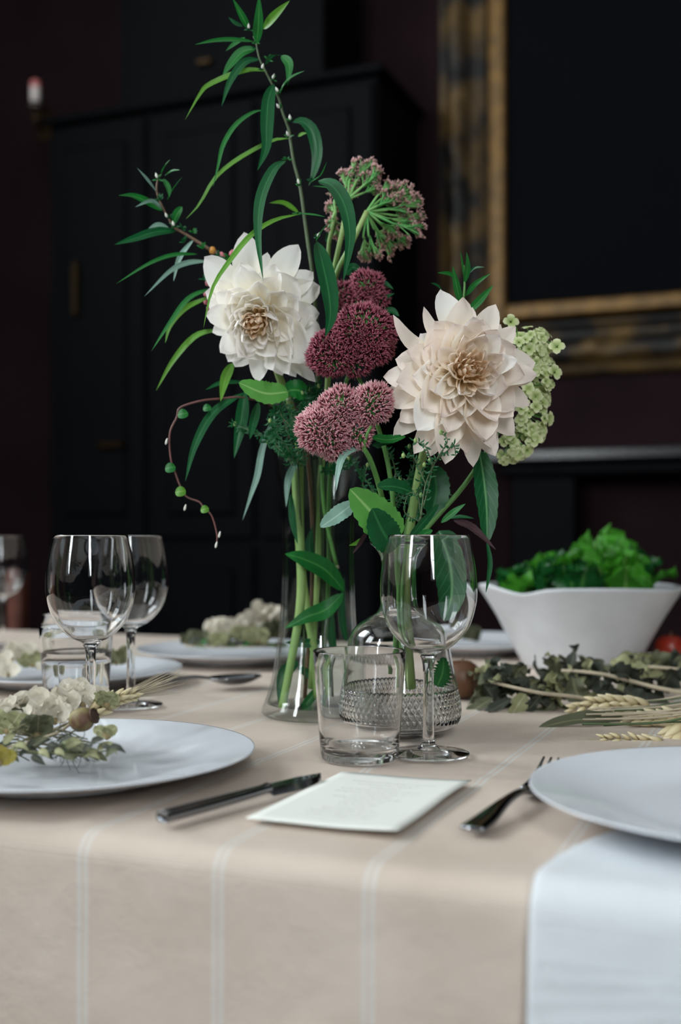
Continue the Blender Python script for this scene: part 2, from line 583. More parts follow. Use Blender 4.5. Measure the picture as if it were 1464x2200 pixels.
M_petal = ramp_mat('dahlia_petal', [(0.0, lin(240, 222, 170)), (0.3, lin(250, 244, 228)), (0.75, lin(252, 249, 244)), (1.0, lin(251, 245, 243))], rough=0.6, trans=0.38, streak=0.35, streak_n=14)
M_petal_b = ramp_mat('dahlia_petal_blush', [(0.0, lin(238, 216, 168)), (0.3, lin(248, 236, 216)), (0.75, lin(248, 238, 228)), (1.0, lin(247, 232, 225))], rough=0.6, trans=0.38, streak=0.35, streak_n=14)
M_petal_core = ramp_mat('dahlia_heart', [(0.0, lin(226, 200, 150)), (0.5, lin(240, 220, 192)), (1.0, lin(240, 220, 200))], rough=0.6, trans=0.35, streak=0.4, streak_n=10)
M_sed_pink = ramp_mat('sedum_pink', [(0.0, lin(112, 50, 60)), (0.45, lin(204, 120, 136)), (1.0, lin(246, 212, 212))], rand_col=((0.75, 0.62, 0.62, 1), (1, 1, 1, 1)), trans=0.15)
M_sed_dark = ramp_mat('sedum_wine', [(0.0, lin(70, 22, 36)), (0.5, lin(150, 64, 88)), (1.0, lin(220, 150, 160))], rand_col=((0.7, 0.5, 0.55, 1), (1, 1, 1, 1)), trans=0.15)
M_sed_rim = ramp_mat('sedum_pale', [(0.0, lin(140, 150, 100)), (0.5, lin(214, 166, 164)), (1.0, lin(240, 208, 202))], rand_col=((0.85, 0.75, 0.75, 1), (1, 1, 1, 1)), trans=0.15)
M_sed_green = simple('sedum_branch', lin(84, 164, 86), 0.5, var_col=lin(128, 178, 104), scale=60)
M_hyd = ramp_mat('hydrangea_petal', [(0.0, lin(150, 172, 92)), (0.6, lin(204, 212, 160)), (1.0, lin(228, 228, 196))], trans=0.25)
M_poppy = simple('poppy_capsule', lin(140, 132, 82), 0.6, var_col=lin(96, 66, 50), scale=60)
M_apple = simple('russet_skin', lin(104, 50, 34), 0.5, var_col=lin(70, 62, 34), scale=30)
M_red = simple('red_skin', lin(168, 52, 30), 0.35, var_col=lin(120, 30, 22), scale=30)

def paper_mat():
    """menu card: rows of small grey print, too fine to read"""
    m, nt, N, L, b = new_mat('menu_paper')
    tc = N.new('ShaderNodeTexCoord'); sep = N.new('ShaderNodeSeparateXYZ'); L.new(tc.outputs['Object'], sep.inputs[0])
    def M(op, a, bb=None, cc=None):
        n = N.new('ShaderNodeMath'); n.operation = op
        for i, x in enumerate((a, bb, cc)):
            if x is None: continue
            if isinstance(x, (int, float)): n.inputs[i].default_value = x
            else: L.new(x, n.inputs[i])
        return n.outputs[0]
    row = M('FRACT', M('MULTIPLY', sep.outputs[1], 1 / 0.0085))
    on = M('LESS_THAN', row, 0.24)
    cell = M('FLOOR', M('MULTIPLY', sep.outputs[1], 1 / 0.0085))
    wn = N.new('ShaderNodeTexWhiteNoise'); wn.noise_dimensions = '1D'; L.new(cell, wn.inputs['W'])
    half = M('MULTIPLY_ADD', wn.outputs[0], 0.022, 0.012)
    inside = M('LESS_THAN', M('ABSOLUTE', sep.outputs[0]), half)
    vin = M('LESS_THAN', M('ABSOLUTE', sep.outputs[1]), 0.058)
    nz = N.new('ShaderNodeTexNoise'); nz.inputs['Scale'].default_value = 900
    L.new(tc.outputs['Object'], nz.inputs['Vector'])
    let = M('GREATER_THAN', nz.outputs[0], 0.5)
    fac = M('MULTIPLY', M('MULTIPLY', M('MULTIPLY', on, inside), M('MULTIPLY', vin, let)), 0.5)
    mx = N.new('ShaderNodeMix'); mx.data_type = 'RGBA'
    L.new(fac, mx.inputs[0]); mx.inputs[6].default_value = lin(222, 222, 216); mx.inputs[7].default_value = lin(110, 110, 108)
    L.new(mx.outputs[2], b.inputs['Base Color'])
    b.inputs['Roughness'].default_value = 0.85
    b.inputs['Specular IOR Level'].default_value = 0.2
    return m
M_paper = paper_mat()

def canvas_mat():
    """an old dark picture with two faint brown strokes"""
    m, nt, N, L, b = new_mat('dark_canvas')
    tc = N.new('ShaderNodeTexCoord')
    nz = N.new('ShaderNodeTexNoise'); nz.inputs['Scale'].default_value = 3; L.new(tc.outputs['Object'], nz.inputs['Vector'])
    mx = N.new('ShaderNodeMix'); mx.data_type = 'RGBA'
    mx.inputs[6].default_value = (0.0010, 0.0014, 0.0026, 1); mx.inputs[7].default_value = (0.0016, 0.0018, 0.0030, 1)
    L.new(nz.outputs[0], mx.inputs[0])
    col = mx.outputs[2]
    for px, py, sx, sz, rot, c in ((1352, 312, 0.018, 0.055, 0.45, (0.035, 0.026, 0.014, 1)), (1452, 150, 0.012, 0.05, 0.4, (0.045, 0.04, 0.022, 1)), (1440, 20, 0.03, 0.03, 0, (0.012, 0.010, 0.007, 1))):
        u, z = on_wall(px, py, V1 - 0.05)
        mp = N.new('ShaderNodeMapping')
        mp.vector_type = 'TEXTURE'
        mp.inputs['Location'].default_value = (u, 0, z)
        mp.inputs['Rotation'].default_value = (0, rot, 0)
        mp.inputs['Scale'].default_value = (sx * 2, 100, sz * 2)
        L.new(tc.outputs['Object'], mp.inputs['Vector'])
        g = N.new('ShaderNodeTexGradient'); g.gradient_type = 'SPHERICAL'
        L.new(mp.outputs[0], g.inputs[0])
        n2 = N.new('ShaderNodeMix'); n2.data_type = 'RGBA'
        L.new(g.outputs[1], n2.inputs[0]); L.new(col, n2.inputs[6]); n2.inputs[7].default_value = c
        col = n2.outputs[2]
    L.new(col, b.inputs['Base Color'])
    b.inputs['Roughness'].default_value = 0.8
    b.inputs['Specular IOR Level'].default_value = 0.06
    return m
M_canvas = canvas_mat()

# ------------------------------------------------------------------ the room
def struct(name, g, mat, smooth=False, parent=None):
    o = mesh_obj(name, g[0], g[1], mat, parent, smooth, g[2] if len(g) > 2 else None)
    o.rotation_euler = (0, 0, ROOMROT) if parent is None else (0, 0, 0)
    if parent is None: o['kind'] = 'structure'
    return o

struct('floor', box(U0 - .2, U1 + .2, V0 - .2, V1 + .2, -0.1, 0), M_floor)
struct('ceiling', box(U0 - .2, U1 + .2, V0 - .2, V1 + .2, CEIL, CEIL + 0.1), M_ceil)
struct('wall_back', box(U0 - .2, U1 + .2, V1, V1 + 0.2, 0, CEIL), M_wall_brown)
struct('wall_right', box(U1, U1 + 0.2, V0, V1, 0, CEIL), M_wall)

def wall_holes(name, wall):
    hs = sorted([w for w in WINDOWS if w[0] == wall], key=lambda w: w[1])
    lo, hi = (V0, V1) if wall == 'left' else (U0, U1)
    gs, x = [], lo
    def B(a, b, z0, z1):
        return box(U0 - 0.2, U0, a, b, z0, z1) if wall == 'left' else box(a, b, V0 - 0.2, V0, z0, z1)
    for w in hs:
        gs.append(B(x, w[1], 0, CEIL))
        gs.append(B(w[1], w[2], 0, w[3])); gs.append(B(w[1], w[2], w[4], CEIL))
        x = w[2]
    gs.append(B(x, hi, 0, CEIL))
    struct(name, join(*gs), M_wall)
wall_holes('wall_left', 'left')
wall_holes('wall_front', 'front')

for i, (wall, a, b, z0, z1, watts) in enumerate(WINDOWS):
    def B(p, q, y0, y1, d0, d1):
        return box(U0 - d1, U0 - d0, p, q, y0, y1) if wall == 'left' else box(p, q, V0 - d1, V0 - d0, y0, y1)
    fr = join(B(a, a + .04, z0, z1, .02, .1), B(b - .04, b, z0, z1, .02, .1),
              B(a, b, z0, z0 + .05, .02, .1), B(a, b, z1 - .05, z1, .02, .1))
    w = struct('window_%d' % (i + 1), fr, M_trim)
    bars = [B((a + b) / 2 - .012, (a + b) / 2 + .012, z0, z1, .04, .07)]
    for k in (1, 2):
        zz = z0 + (z1 - z0) * k / 3
        bars.append(B(a, b, zz - .01, zz + .01, .04, .07))
    struct('glazing_bar', join(*bars), M_trim, parent=w)
    for k in range(3):
        for s in range(2):
            p = a + .04 if s == 0 else (a + b) / 2 + .012
            q = (a + b) / 2 - .012 if s == 0 else b - .04
            struct('pane', B(p, q, z0 + (z1 - z0) * k / 3 + .015, z0 + (z1 - z0) * (k + 1) / 3 - .015, .053, .056), M_pane, parent=w)
    struct('sill', B(a - .05, b + .05, z0 - .03, z0, -.06, .02), M_trim, parent=w)

# back wall: skirting board
struct('baseboard_back', rbox(U0, U1, V1 - .025, V1, 0, .16, .006), M_black)

# ------------------------------------------------------------------ picture with gilded frame
def bevel_bar(u0, z0, u1, z1, w_prof, vback):
    pass
pv = V1
ui, zi = on_wall(1085, 655, pv - .06)       # inner lower corner of the slip
uo, zo = on_wall(935, 745, pv - .06)        # outer lower corner of the frame
slip = on_wall(1085, 655, pv)[0] - on_wall(1050, 655, pv)[0]
TOPZ = zi + 1.6                            # picture runs up out of view
RU = ui + 1.35                              # and on beyond the view
band = ui - slip - uo
pic = Thing('framed_painting', UV(ui, pv, zo), 'large dark painting in a wide patchy gilded frame on the wall', 'painting', rz=ROOMROT)
def P(name, g, mat, parent=None, smooth=False):
    vs = [V((v[0] - ui, v[1] - pv, v[2] - zo)) for v in g[0]]
    return pic.part(name, (vs, g[1]), mat, smooth=smooth, local=True, parent=parent)
P('canvas', box(ui - .01, RU + .01, pv - .035, pv - .002, zi - .01, TOPZ + .01), M_canvas)
# slips
for g in (rbox(ui - slip, ui, pv - .06, pv - .004, zi - slip, TOPZ + slip, .008), rbox(ui, RU, pv - .06, pv - .004, zi - slip * .85, zi, .008),
          rbox(RU, RU + slip, pv - .06, pv - .004, zi - slip, TOPZ + slip, .008), rbox(ui, RU, pv - .06, pv - .004, TOPZ, TOPZ + slip, .008)):
    P('gilded_slip', g, M_gold_slip)
# wide carved rails: cross-section swept straight, lumps of carving along the crest
def rail(along, p0, p1, inner, outward):
    vs, fs = [], []
    prof = [(0, .012), (.06, .05), (.14, .05), (.2, .03), (.34, .032), (.46, .07), (.62, .085), (.76, .07), (.86, .03), (.93, .04), (1.0, .01)]
    n = 70
    for i in range(n + 1):
        x = p0 + (p1 - p0) * i / n
        for f, h in prof:
            off = inner + outward * band * f
            hh = h
            if .4 < f < .85: hh += .018 * mnoise.noise(V((x * 16, f * 5, along))) + .012 * mnoise.noise(V((x * 40, f * 9, 3)))
            hh = max(hh, .006)
            vs.append(V((off, pv - hh, x)) if along == 0 else V((x, pv - hh, off)))
    m = len(prof)
    for i in range(n):
        for j in range(m - 1):
            a = i * m + j
            f = (a, a + 1, a + m + 1, a + m)
            fs.append(f)
    k = len(vs)
    return vs, fs
P('frame_rail', rail(0, zi - slip - band, TOPZ + slip + band, ui - slip, -1), M_gold, smooth=True)
P('frame_rail', rail(0, zi - slip - band, TOPZ + slip + band, RU + slip, 1), M_gold, smooth=True)
P('frame_rail', rail(1, ui - slip - band, RU + slip + band, zi - slip, -1), M_gold, smooth=True)
P('frame_rail', rail(1, ui - slip - band, RU + slip + band, TOPZ + slip, 1), M_gold, smooth=True)

# ------------------------------------------------------------------ dark panelled cupboard along the wall
cv = V1 - 0.45                                # its front
ua = on_wall(100, 300, cv)[0]; ub = on_wall(808, 300, cv)[0]; zt = on_wall(808, 138, cv)[1]
uc = on_wall(232, 100, cv)[0]; ud = on_wall(676, 100, cv)[0]
cab = Thing('tall_cupboard', UV((ua + ub) / 2, V1 - .2, 0), 'dark lacquered panelled cupboard standing against the back wall', 'cupboard', rz=ROOMROT)
um = (ua + ub) / 2
def C(name, g, mat, parent=None, smooth=False):
    vs = [V((v[0] - um, v[1] - (V1 - .2), v[2])) for v in g[0]]
    return cab.part(name, (vs, g[1]), mat, smooth=smooth, local=True, parent=parent)
C('body', rbox(ua, ub, cv + .02, V1 - .002, .08, zt - .03, .004), M_black)
C('plinth', rbox(ua + .02, ub - .02, cv + .05, V1 - .01, 0, .08, .004), M_black)
C('cornice', rbox(ua - .03, ub + .03, cv - .02, V1 - .002, zt - .03, zt, .008), M_black)
C('upper_case', rbox(uc, ud, cv + .08, V1 - .002, zt, CEIL - .02, .004), M_black)
nd = 3
for k in range(nd):
    a = ua + (ub - ua) * k / nd + .015; b = ua + (ub - ua) * (k + 1) / nd - .015
    for z0, z1 in ((.11, .90), (.93, zt - .05)):
        d = C('door', join(rbox(a, b, cv, cv + .02, z0, z1, .004)), M_black)
        C('panel', rbox(a + .07, b - .07, cv - .012, cv + .005, z0 + .08, z1 - .08, .01), M_black, parent=d)
# brass fittings seen dimly
for px, py, w, h in ((236, 955, .055, .014), (160, 620, .012, .10), (438, 132, .03, .011)):
    u, z = on_wall(px, py, cv - .03)
    C('brass_handle', rbox(u - w, u + w, cv - .034, cv - .001, z - h, z + h, min(h, .006) * .8), M_brass)

# marble mantel shelf under the painting
mu0, mz = on_wall(1040, 968, V1 - .2); mu1 = mu0 + 1.6
mant = Thing('mantel_shelf', UV(mu0 + .8, V1 - .1, mz), 'dark stone mantel shelf below the painting', 'shelf', rz=ROOMROT)
def MS(name, g, mat):
    vs = [V((v[0] - mu0 - .8, v[1] - V1 + .1, v[2] - mz)) for v in g[0]]
    return mant.part(name, (vs, g[1]), mat, smooth=False, local=True)
MS('slab', rbox(mu0, mu1, V1 - .2, V1 - .002, mz - .04, mz, .008), simple('dark_stone', (0.016, 0.015, 0.017, 1), 0.25, var=.4, scale=9))
MS('moulding', rbox(mu0 + .04, mu1 - .04, V1 - .16, V1 - .002, mz - .09, mz - .04, .012), M_black)
MS('pier', rbox(mu0 + .08, mu0 + .3, V1 - .14, V1 - .03, .16 - mz + mz, mz - .09, .006), M_black)
MS('pier', rbox(mu1 - .3, mu1 - .08, V1 - .14, V1 - .03, .16 - mz + mz, mz - .09, .006), M_black)

# wall candle: sconce arm, cup and candle
u, z = on_wall(76, 222, cv - .06)
sc = Thing('wall_sconce', UV(u, cv - .06, z), 'brass bracket holding a candle on the dark cupboard', 'sconce', rz=ROOMROT)
sc.part('back_plate', rbox(-.03, .03, .05, .06, -.12, .0, .004), M_brass, smooth=False, local=True)
sc.part('arm', tube([(0, .05, -.08), (0, .02, -.09), (0, 0, -.06), (0, 0, -.02)], .006), M_brass, local=True)
sc.part('cup', lathe(smooth_prof([(0, -.022), (.012, -.02), (.02, -.005), (.024, 0)], 8) + [(.02, 0), (0, -.012)], 20), M_brass, local=True)
ca = Thing('candle', UV(u, cv - .06, z - .012), 'stub of a pale candle with pink top in the wall bracket', 'candle')
ca.part('shaft', lathe([(0, 0), (.018, 0), (.018, .07), (.014, .075), (0, .073)], 20), M_wax, local=True)
ca.part('tip', lathe([(.0175, .068), (.019, .075), (.017, .092), (.008, .098), (0, .098)], 20), M_waxpink, local=True)
ca.part('wick', tube([(0, 0, .097), (.001, 0, .108)], .001, 3, 6), M_black, local=True)

# ------------------------------------------------------------------ table and cloth
TU0, TU1, TV1 = -1.55, 1.35, 1.83
tb = Thing('dining_table', UV(-.1, 1.2, 0), 'long dining table hidden under the beige cloth', 'table', rz=ROOMROT)
def TB(name, g, mat):
    vs = [V((v[0] + .1, v[1] - 1.2, v[2])) for v in g[0]]
    return tb.part(name, (vs, g[1]), mat, smooth=False, local=True)
TB('tabletop', rbox(TU0 + .006, TU1 - .006, EDGE_V + .006, TV1 - .006, T - .035, T - .004, .004), M_wood)
for uu in (TU0 + .1, TU1 - .16):
    for vv in (EDGE_V + .1, TV1 - .16):
        TB('leg', rbox(uu, uu + .06, vv, vv + .06, 0, T - .035, .006), M_wood)
TB('apron', rbox(TU0 + .12, TU1 - .12, EDGE_V + .11, EDGE_V + .13, T - .12, T - .035, .003), M_wood)
TB('apron', rbox(TU0 + .12, TU1 - .12, TV1 - .15, TV1 - .13, T - .12, T - .035, .003), M_wood)

def cloth():
    R = .016
    prof = []                                     # (v, z, hang 0..1)
    drop = .46
    for i in range(26):
        k = 1 - i / 25
        prof.append((EDGE_V - .004 , T - R - (drop - R) * k, k))
    for i in range(1, 8):
        a = PI / 2 * i / 8
        prof.append((EDGE_V - .004 + R * (1 - math.cos(a)), T - R + R * math.sin(a), 0))
    nv = 90
    for i in range(nv + 1):
        prof.append((EDGE_V + R - .004 + (TV1 - EDGE_V - 2 * R + .008) * i / nv, T, 0))
    for i in range(1, 8):
        a = PI / 2 * i / 8
        prof.append((TV1 + .004 - R + R * math.sin(a), T - R + R * math.cos(a), 0))
    for i in range(10):
        k = (i + 1) / 10
        prof.append((TV1 + .004, T - R - (drop - R) * k, k))
    us = [TU0 - .03 + (TU1 - TU0 + .06) * i / 230 for i in range(231)]
    creases = [(0.112, 1), (0.335, 1), (-.33, 1)]
    vs, fs = [], []
    for v, z, k in prof:
        for u in us:
            dz = dv = 0
            if abs(z - T) < 1e-6:
                dz = .0010 * max(0, mnoise.noise(V((u * 9, v * 9, 0)))) + .0006 * max(0, mnoise.noise(V((u * 26, v * 26, 5))))
                # pressed fold lines of the linen
                for c in (0.83, 1.17):
                    dz += .0018 * math.exp(-((v - c) / .004) ** 2)
                for c in (0.19, -.42):
                    dz += .0018 * math.exp(-((u - c) / .004) ** 2)
            elif k > 0 and v < 1:
                dv = -k * (.010 + .010 * math.sin(u * 7 + 1) + .005 * math.sin(u * 17)) - .0015 * mnoise.noise(V((u * 14, z * 14, 1)))
            elif k > 0:
                dv = k * .012 * math.sin(u * 9)
            vs.append(V((u, v + dv, z + dz)))
    m = len(us)
    for i in range(len(prof) - 1):
        for j in range(m - 1):
            a = i * m + j
            fs.append((a, a + 1, a + m + 1, a + m))
    # hanging ends
    o = mesh_obj('tablecloth', vs, fs, M_cloth, None, True)
    o.rotation_euler = (0, 0, ROOMROT)
    md = o.modifiers.new('thickness', 'SOLIDIFY'); md.thickness = .0012; md.offset = -1
    tag(o, 'beige linen tablecloth with pairs of thin white stripes over the table', 'tablecloth')
cloth()

def napkin():
    """white napkin lying under the plate's edge and hanging over the table's edge"""
    u0 = to_uv(W(1155, 1900, .60))[0]; u1 = u0 + .30
    prof = []
    R = .018
    for i in range(24):
        k = 1 - i / 23
        prof.append((EDGE_V - .0075, T - R - .30 * k, k))
    for i in range(1, 8):
        a = PI / 2 * i / 8
        prof.append((EDGE_V - .0075 + R * (1 - math.cos(a)), T - R + (R + .0035) * math.sin(a), 0))
    for i in range(14):
        prof.append((EDGE_V + R - .0075 + .125 * i / 13, T + .0035, 0))
    vs, fs = [], []
    nu = 60
    for v, z, k in prof:
        for i in range(nu + 1):
            f = i / nu
            u = u0 + (u1 - u0) * f
            w_ = max(0, (v - EDGE_V + .008) / .11)
            u = u + .022 * (1 - f) ** 2 * w_ ** 2   # rounded, loosely folded corner
            dv = -k * (.024 + .018 * math.sin(u * 7 + 1) + .006 * math.sin(u * 17)) - .0022
            dz = .0012 * mnoise.noise(V((u * 18, v * 18, 2))) if z > T - .01 else 0
            vs.append(V((u, v + dv * (1 if k > 0 else .3), z + max(dz, 0))))
    m = nu + 1
    for i in range(len(prof) - 1):
        for j in range(nu):
            a = i * m + j
            fs.append((a, a + 1, a + m + 1, a + m))
    o = mesh_obj('napkin', vs, fs, M_napkin, None, True)
    o.rotation_euler = (0, 0, ROOMROT)
    md = o.modifiers.new('thickness', 'SOLIDIFY'); md.thickness = .0016; md.offset = 1
    tag(o, 'white linen napkin hanging over the table edge under a plate', 'napkin')
napkin()

# ------------------------------------------------------------------ plates
def plate_geo():
    top = smooth_prof([(0, .0060), (.05, .0056), (.082, .0062), (.102, .0092), (.122, .0138), (.1425, .0182)], 30)
    bot = smooth_prof([(.144, .0174), (.124, .0108), (.104, .0058), (.086, .0025), (.084, 0)], 20)
    return lathe(top + [(.1437, .0184)] + bot + [(.080, 0), (.079, .0025), (0, .0030)], 96)
PG = plate_geo()
p_first = mesh_obj('dinner_plate', PG[0], PG[1], M_plate)
plates = [
    (W(0, 0, .86), (-.209, .862), 'white dinner plate carrying dried poppy and rye, beside the knife', 0),
    (None, (.262, .702), 'white empty dinner plate on the napkin, beside the fork', .0048),
    (None, (-.340, 1.405), 'white plate with dried blossoms behind the water tumbler', 0),
    (None, (-.152, 1.66), 'white plate with dried blossoms behind the tall glass vase', 0),
    (None, (.215, 1.80), 'white plate behind the salad bowl and wine glass', 0),
]
for i, (_, (x, y), lab, h) in enumerate(plates):
    o = p_first if i == 0 else p_first.copy()
    if i: COL.objects.link(o)
    o.location = (x, y, T + .0022 + h)
    tag(o, lab, 'plate', 'dinner plates')

# ------------------------------------------------------------------ wine glasses, tumblers
def wine_glass(loc, label):
    t = Thing('wine_glass', loc, label, 'wine glass', 'wine glasses')
    outer = smooth_prof([(.0045, .0805), (.0085, .0835), (.020, .0895), (.0325, .1035), (.0388, .1225), (.0398, .139), (.0378, .158), (.0332, .1795)], 44)
    inner = offset_prof(outer, .0011)
    inner = [q for q in inner if q[1] > .0865]
    rim = [(.0330, .1803), (.0325, .1803)]
    bowl = [(0, .0795), (.003, .0797)] + outer + rim + inner[::-1] + [(.006, .0862), (0, .0855)]
    t.part('bowl', lathe(bowl, 72), M_glass, local=True)
    st = smooth_prof([(.0095, .0052), (.0062, .009), (.0047, .016), (.0043, .040), (.0044, .066), (.0052, .076), (.0068, .0812)], 26)
    t.part('stem', lathe([(0, .0052)] + st + [(0, .0812)], 32), M_glass, local=True)
    ft = smooth_prof([(.0333, .0006), (.0336, .0014), (.0325, .0022), (.022, .0034), (.0115, .0050)], 20)
    t.part('foot', lathe([(0, 0), (.032, 0)] + ft + [(0, .0051)], 72), M_glass, local=True)
    return t
wg = wine_glass(W(921, 1155, .934) - V((0, 0, EYE - T - .0022)), 'clear wine glass in front of the cut-glass carafe')
def base_at(px, d):
    p = W(px, 1155, d); p.z = T + .0022; return p
wg.o.location = base_at(921, .934)
copy_tree(wg.o, base_at(195, 1.03), None, 'clear wine glass in front of the tumbler of water')
copy_tree(wg.o, base_at(281, 1.205), None, 'clear wine glass between tumbler of water and spoon')

def tumbler_geo():
    o = [(.0285, .0006), (.0296, .002), (.0302, .006), (.0318, .025), (.0335, .05), (.0352, .075), (.0359, .0868)]
    i = [(.0347, .0868), (.0339, .075), (.0321, .05), (.0303, .025), (.0288, .0135), (.0265, .0108), (.018, .0100), (0, .0098)]
    return lathe([(0, .0012), (.02, .0010), (.026, 0)] + o + [(.0357, .0876), (.0350, .0876)] + i, 72)
TG = xform(tumbler_geo(), Matrix.Diagonal((1.04, 1.04, 1.0, 1.0)))
tl = [(base_at(773, .915), 'empty clear tumbler in front of the cut-glass carafe'),
      (base_at(164, 1.165), 'clear tumbler half full of water behind the wine glass'),
      (base_at(160, 1.34), 'clear empty tumbler behind the tumbler of water')]
t0 = None
for loc, lab in tl:
    if t0 is None:
        t0 = mesh_obj('tumbler', TG[0], TG[1], M_glass); o = t0
    else:
        o = t0.copy(); COL.objects.link(o)
    o.location = loc
    tag(o, lab, 'tumbler', 'drinking tumblers')
wt = mesh_obj('drinking_water', *lathe([(0, .0099), (.018, .0101), (.0267, .011), (.0291, .0135), (.0306, .025), (.0324, .05), (.03325, .0618), (.0322, .0612), (0, .061)], 72)[:2], M_water)
wt.scale = (1.04, 1.04, 1.0)
wt.location = tl[1][0]
tag(wt, 'water standing in the tumbler behind the wine glass', 'water')

# ------------------------------------------------------------------ tall vase and carafe
VX, VY = W(684, 0, 1.145).x, 1.145
vloc = V((VX, VY, T + .0022))
vz = Thing('flower_vase', vloc, 'tall waisted clear glass vase of water holding leafy branches', 'vase')
vprof = smooth_prof([(.0555, .0015), (.0568, .006), (.0514, .020), (.0467, .0364), (.0425, .061), (.0385, .0935), (.0367, .140), (.0369, .168), (.0374, .1916), (.0397, .222), (.0453, .259), (.0528, .311)], 70)
vin = [q for q in offset_prof(vprof, .0024) if q[1] > .012]
vz.part('body', lathe([(0, .001), (.045, 0), (.053, 0)] + vprof + [(.0525, .3125), (.0512, .3118)] + vin[::-1] + [(.045, .0105), (0, .010)], 96), M_glass_thin, local=True)
win = [(max(r - .0004, 0), z) for r, z in vin if z < .258]
wat = mesh_obj('vase_water', *lathe([(0, .0115), (.044, .0115)] + win + [(win[-1][0] + .0003, .2592), (win[-1][0] - .002, .2586), (0, .2582)], 96)[:2], M_water_still)
wat.location = vloc
tag(wat, 'clear water filling the tall waisted vase', 'water')

CX = W(857, 0, 1.04).x
cloc = V((CX, 1.04, T + .0022))
cf = Thing('cut_glass_carafe', cloc, 'cut-glass carafe with diamond band and flared lip holding flowers', 'carafe')
cp = smooth_prof([(.040, .0006), (.0445, .003), (.0543, .010), (.0573, .0225), (.0543, .040), (.051, .056), (.047, .0764), (.0454, .086), (.040, .096), (.0306, .1036), (.0195, .111), (.0160, .122), (.0155, .145), (.0168, .160), (.0215, .168), (.0262, .1722)], 300)
NC = 64
def cut(r, z, a, j):
    if not (.0125 < z < .0425) or j >= len(cp): return r
    env = min(1, (z - .0125) / .002, (.0425 - z) / .002)
    h = z / .0048
    p = a * NC / (2 * PI)
    d1 = abs(((p + h * .5) % 1.0) - .5) * 2
    d2 = abs(((p - h * .5) % 1.0) - .5) * 2
    g = max(0, 1 - d1 / .55, 1 - d2 / .55)
    return r - .0020 * g * env
cin = [q for q in offset_prof(cp, .0024) if q[1] > .007][::8]
cf.part('body', lathe(cp + [(.0266, .1738), (.0258, .1744)] + cin[::-1] + [(.03, .0062), (0, .006)] , 512, rfun=cut), M_glass, local=True)
cf.part('foot', lathe([(0, 0), (.036, 0), (.040, .0006), (.030, .0035), (0, .0035)], 64), M_glass, local=True)

# ------------------------------------------------------------------ salad bowl
bc = V((W(1245, 0, 1.6).x, 1.6, T + .0022))
sp_dir = math.atan2(-.35, -1.0)
def brim(r, z, a, j):
    q = r
    d = (a - sp_dir + PI) % (2 * PI) - PI
    f = max(0, (z - .05) / .06)
    q += r * .075 * f * math.exp(-(d / .22) ** 2)              # pouring lip
    q -= r * .045 * f * math.exp(-((abs(d) - .5) / .22) ** 2)   # pinched either side
    return q
def bowl_geo():
    out = smooth_prof([(.078, 0), (.080, .004), (.092, .025), (.110, .058), (.128, .088), (.1405, .108)], 30)
    inn = [q for q in offset_prof(out, .0055) if q[1] > .012]
    vs, fs, _ = lathe([(0, .003), (.07, .003), (.074, 0)] + out + [(.1408, .1105), (.1375, .1112)] + inn[::-1] + [(.06, .011), (0, .010)], 120, rfun=brim)
    o2 = []
    for v in vs:
        a = math.atan2(v.y, v.x); d = (a - sp_dir + PI) % (2 * PI) - PI
        f = max(0, (v.z - .06) / .05) ** 2
        o2.append(V((v.x, v.y, v.z + f * (.006 * math.exp(-(d / .2) ** 2) - .006 * math.exp(-((abs(d) - .45) / .2) ** 2) + .0015 * math.sin(3 * a)))))
    return o2, fs, None
bg = bowl_geo()
bo = mesh_obj('salad_bowl', bg[0], bg[1], M_bowl)
bo.location = bc
tag(bo, 'white stoneware bowl with pinched pouring lip full of green salad', 'bowl')

def salad_leaf(c, size, mat, label):
    """one crumpled lettuce leaf with a frilled edge"""
    n, m = 10, 12
    vs, fs, us = [], [], []
    sd = rnd(0, 100)
    Rm = Matrix.Rotation(rnd(0, 6.28), 4, 'Z') @ Matrix.Rotation(rnd(.2, 1.2), 4, 'X') @ Matrix.Rotation(rnd(-.5, .5), 4, 'Y')
    for i in range(n + 1):
        t = i / n
        w = size * .42 * (math.sin(PI * (t * .86 + .07)) ** .6)
        for j in range(m + 1):
            s = j / m * 2 - 1
            e = abs(s) ** 2 * .5 + max(0, t - .7)
            z = .22 * size * mnoise.noise(V((s * 1.3, t * 2.2, sd))) + .16 * size * e * math.sin(s * 11 + t * 19 + sd) + .25 * size * s * s * .5
            ww = w * (1 + .10 * math.sin(t * 31 + sd) * abs(s))
            vs.append(c + (Rm @ V((s * ww, (t - .5) * size, z))))
            us.append(((s + 1) / 2, t))
    for i in range(n):
        for j in range(m):
            a = i * (m + 1) + j
            fs.append((a, a + 1, a + m + 2, a + m + 1))
    o = mesh_obj('salad_leaf', [v - c for v in vs], fs, mat, None, True, us)
    o.location = c
    tag(o, label, 'salad leaf', 'green leaves in the salad bowl')
random.seed(21)
k = 0
for ring, (cnt, rr, zz) in enumerate(((15, .098, .108), (14, .075, .118), (9, .05, .128), (6, .022, .132))):
    for i in range(cnt):
        a = 2 * PI * i / cnt + rnd(-.2, .2)
        c = bc + V((math.cos(a) * rr, math.sin(a) * rr * .9, zz + rnd(-.008, .010) + (.008 if math.cos(a) > .2 else 0)))
        lightone = rnd(0, 1) < .55
        salad_leaf(c, rnd(.05, .072), G_salad if lightone else G_salad2,
                   'light green frilled lettuce leaf in the white bowl' if lightone else 'dark green frilled lettuce leaf in the white bowl')
        k += 1
for px, py, d, s in ((1298, 1198, 1.56, .085), (1335, 1188, 1.60, .08), (1262, 1215, 1.56, .07)):
    salad_leaf(W(px, py, d), s, G_salad, 'light green frilled lettuce leaf in the white bowl')

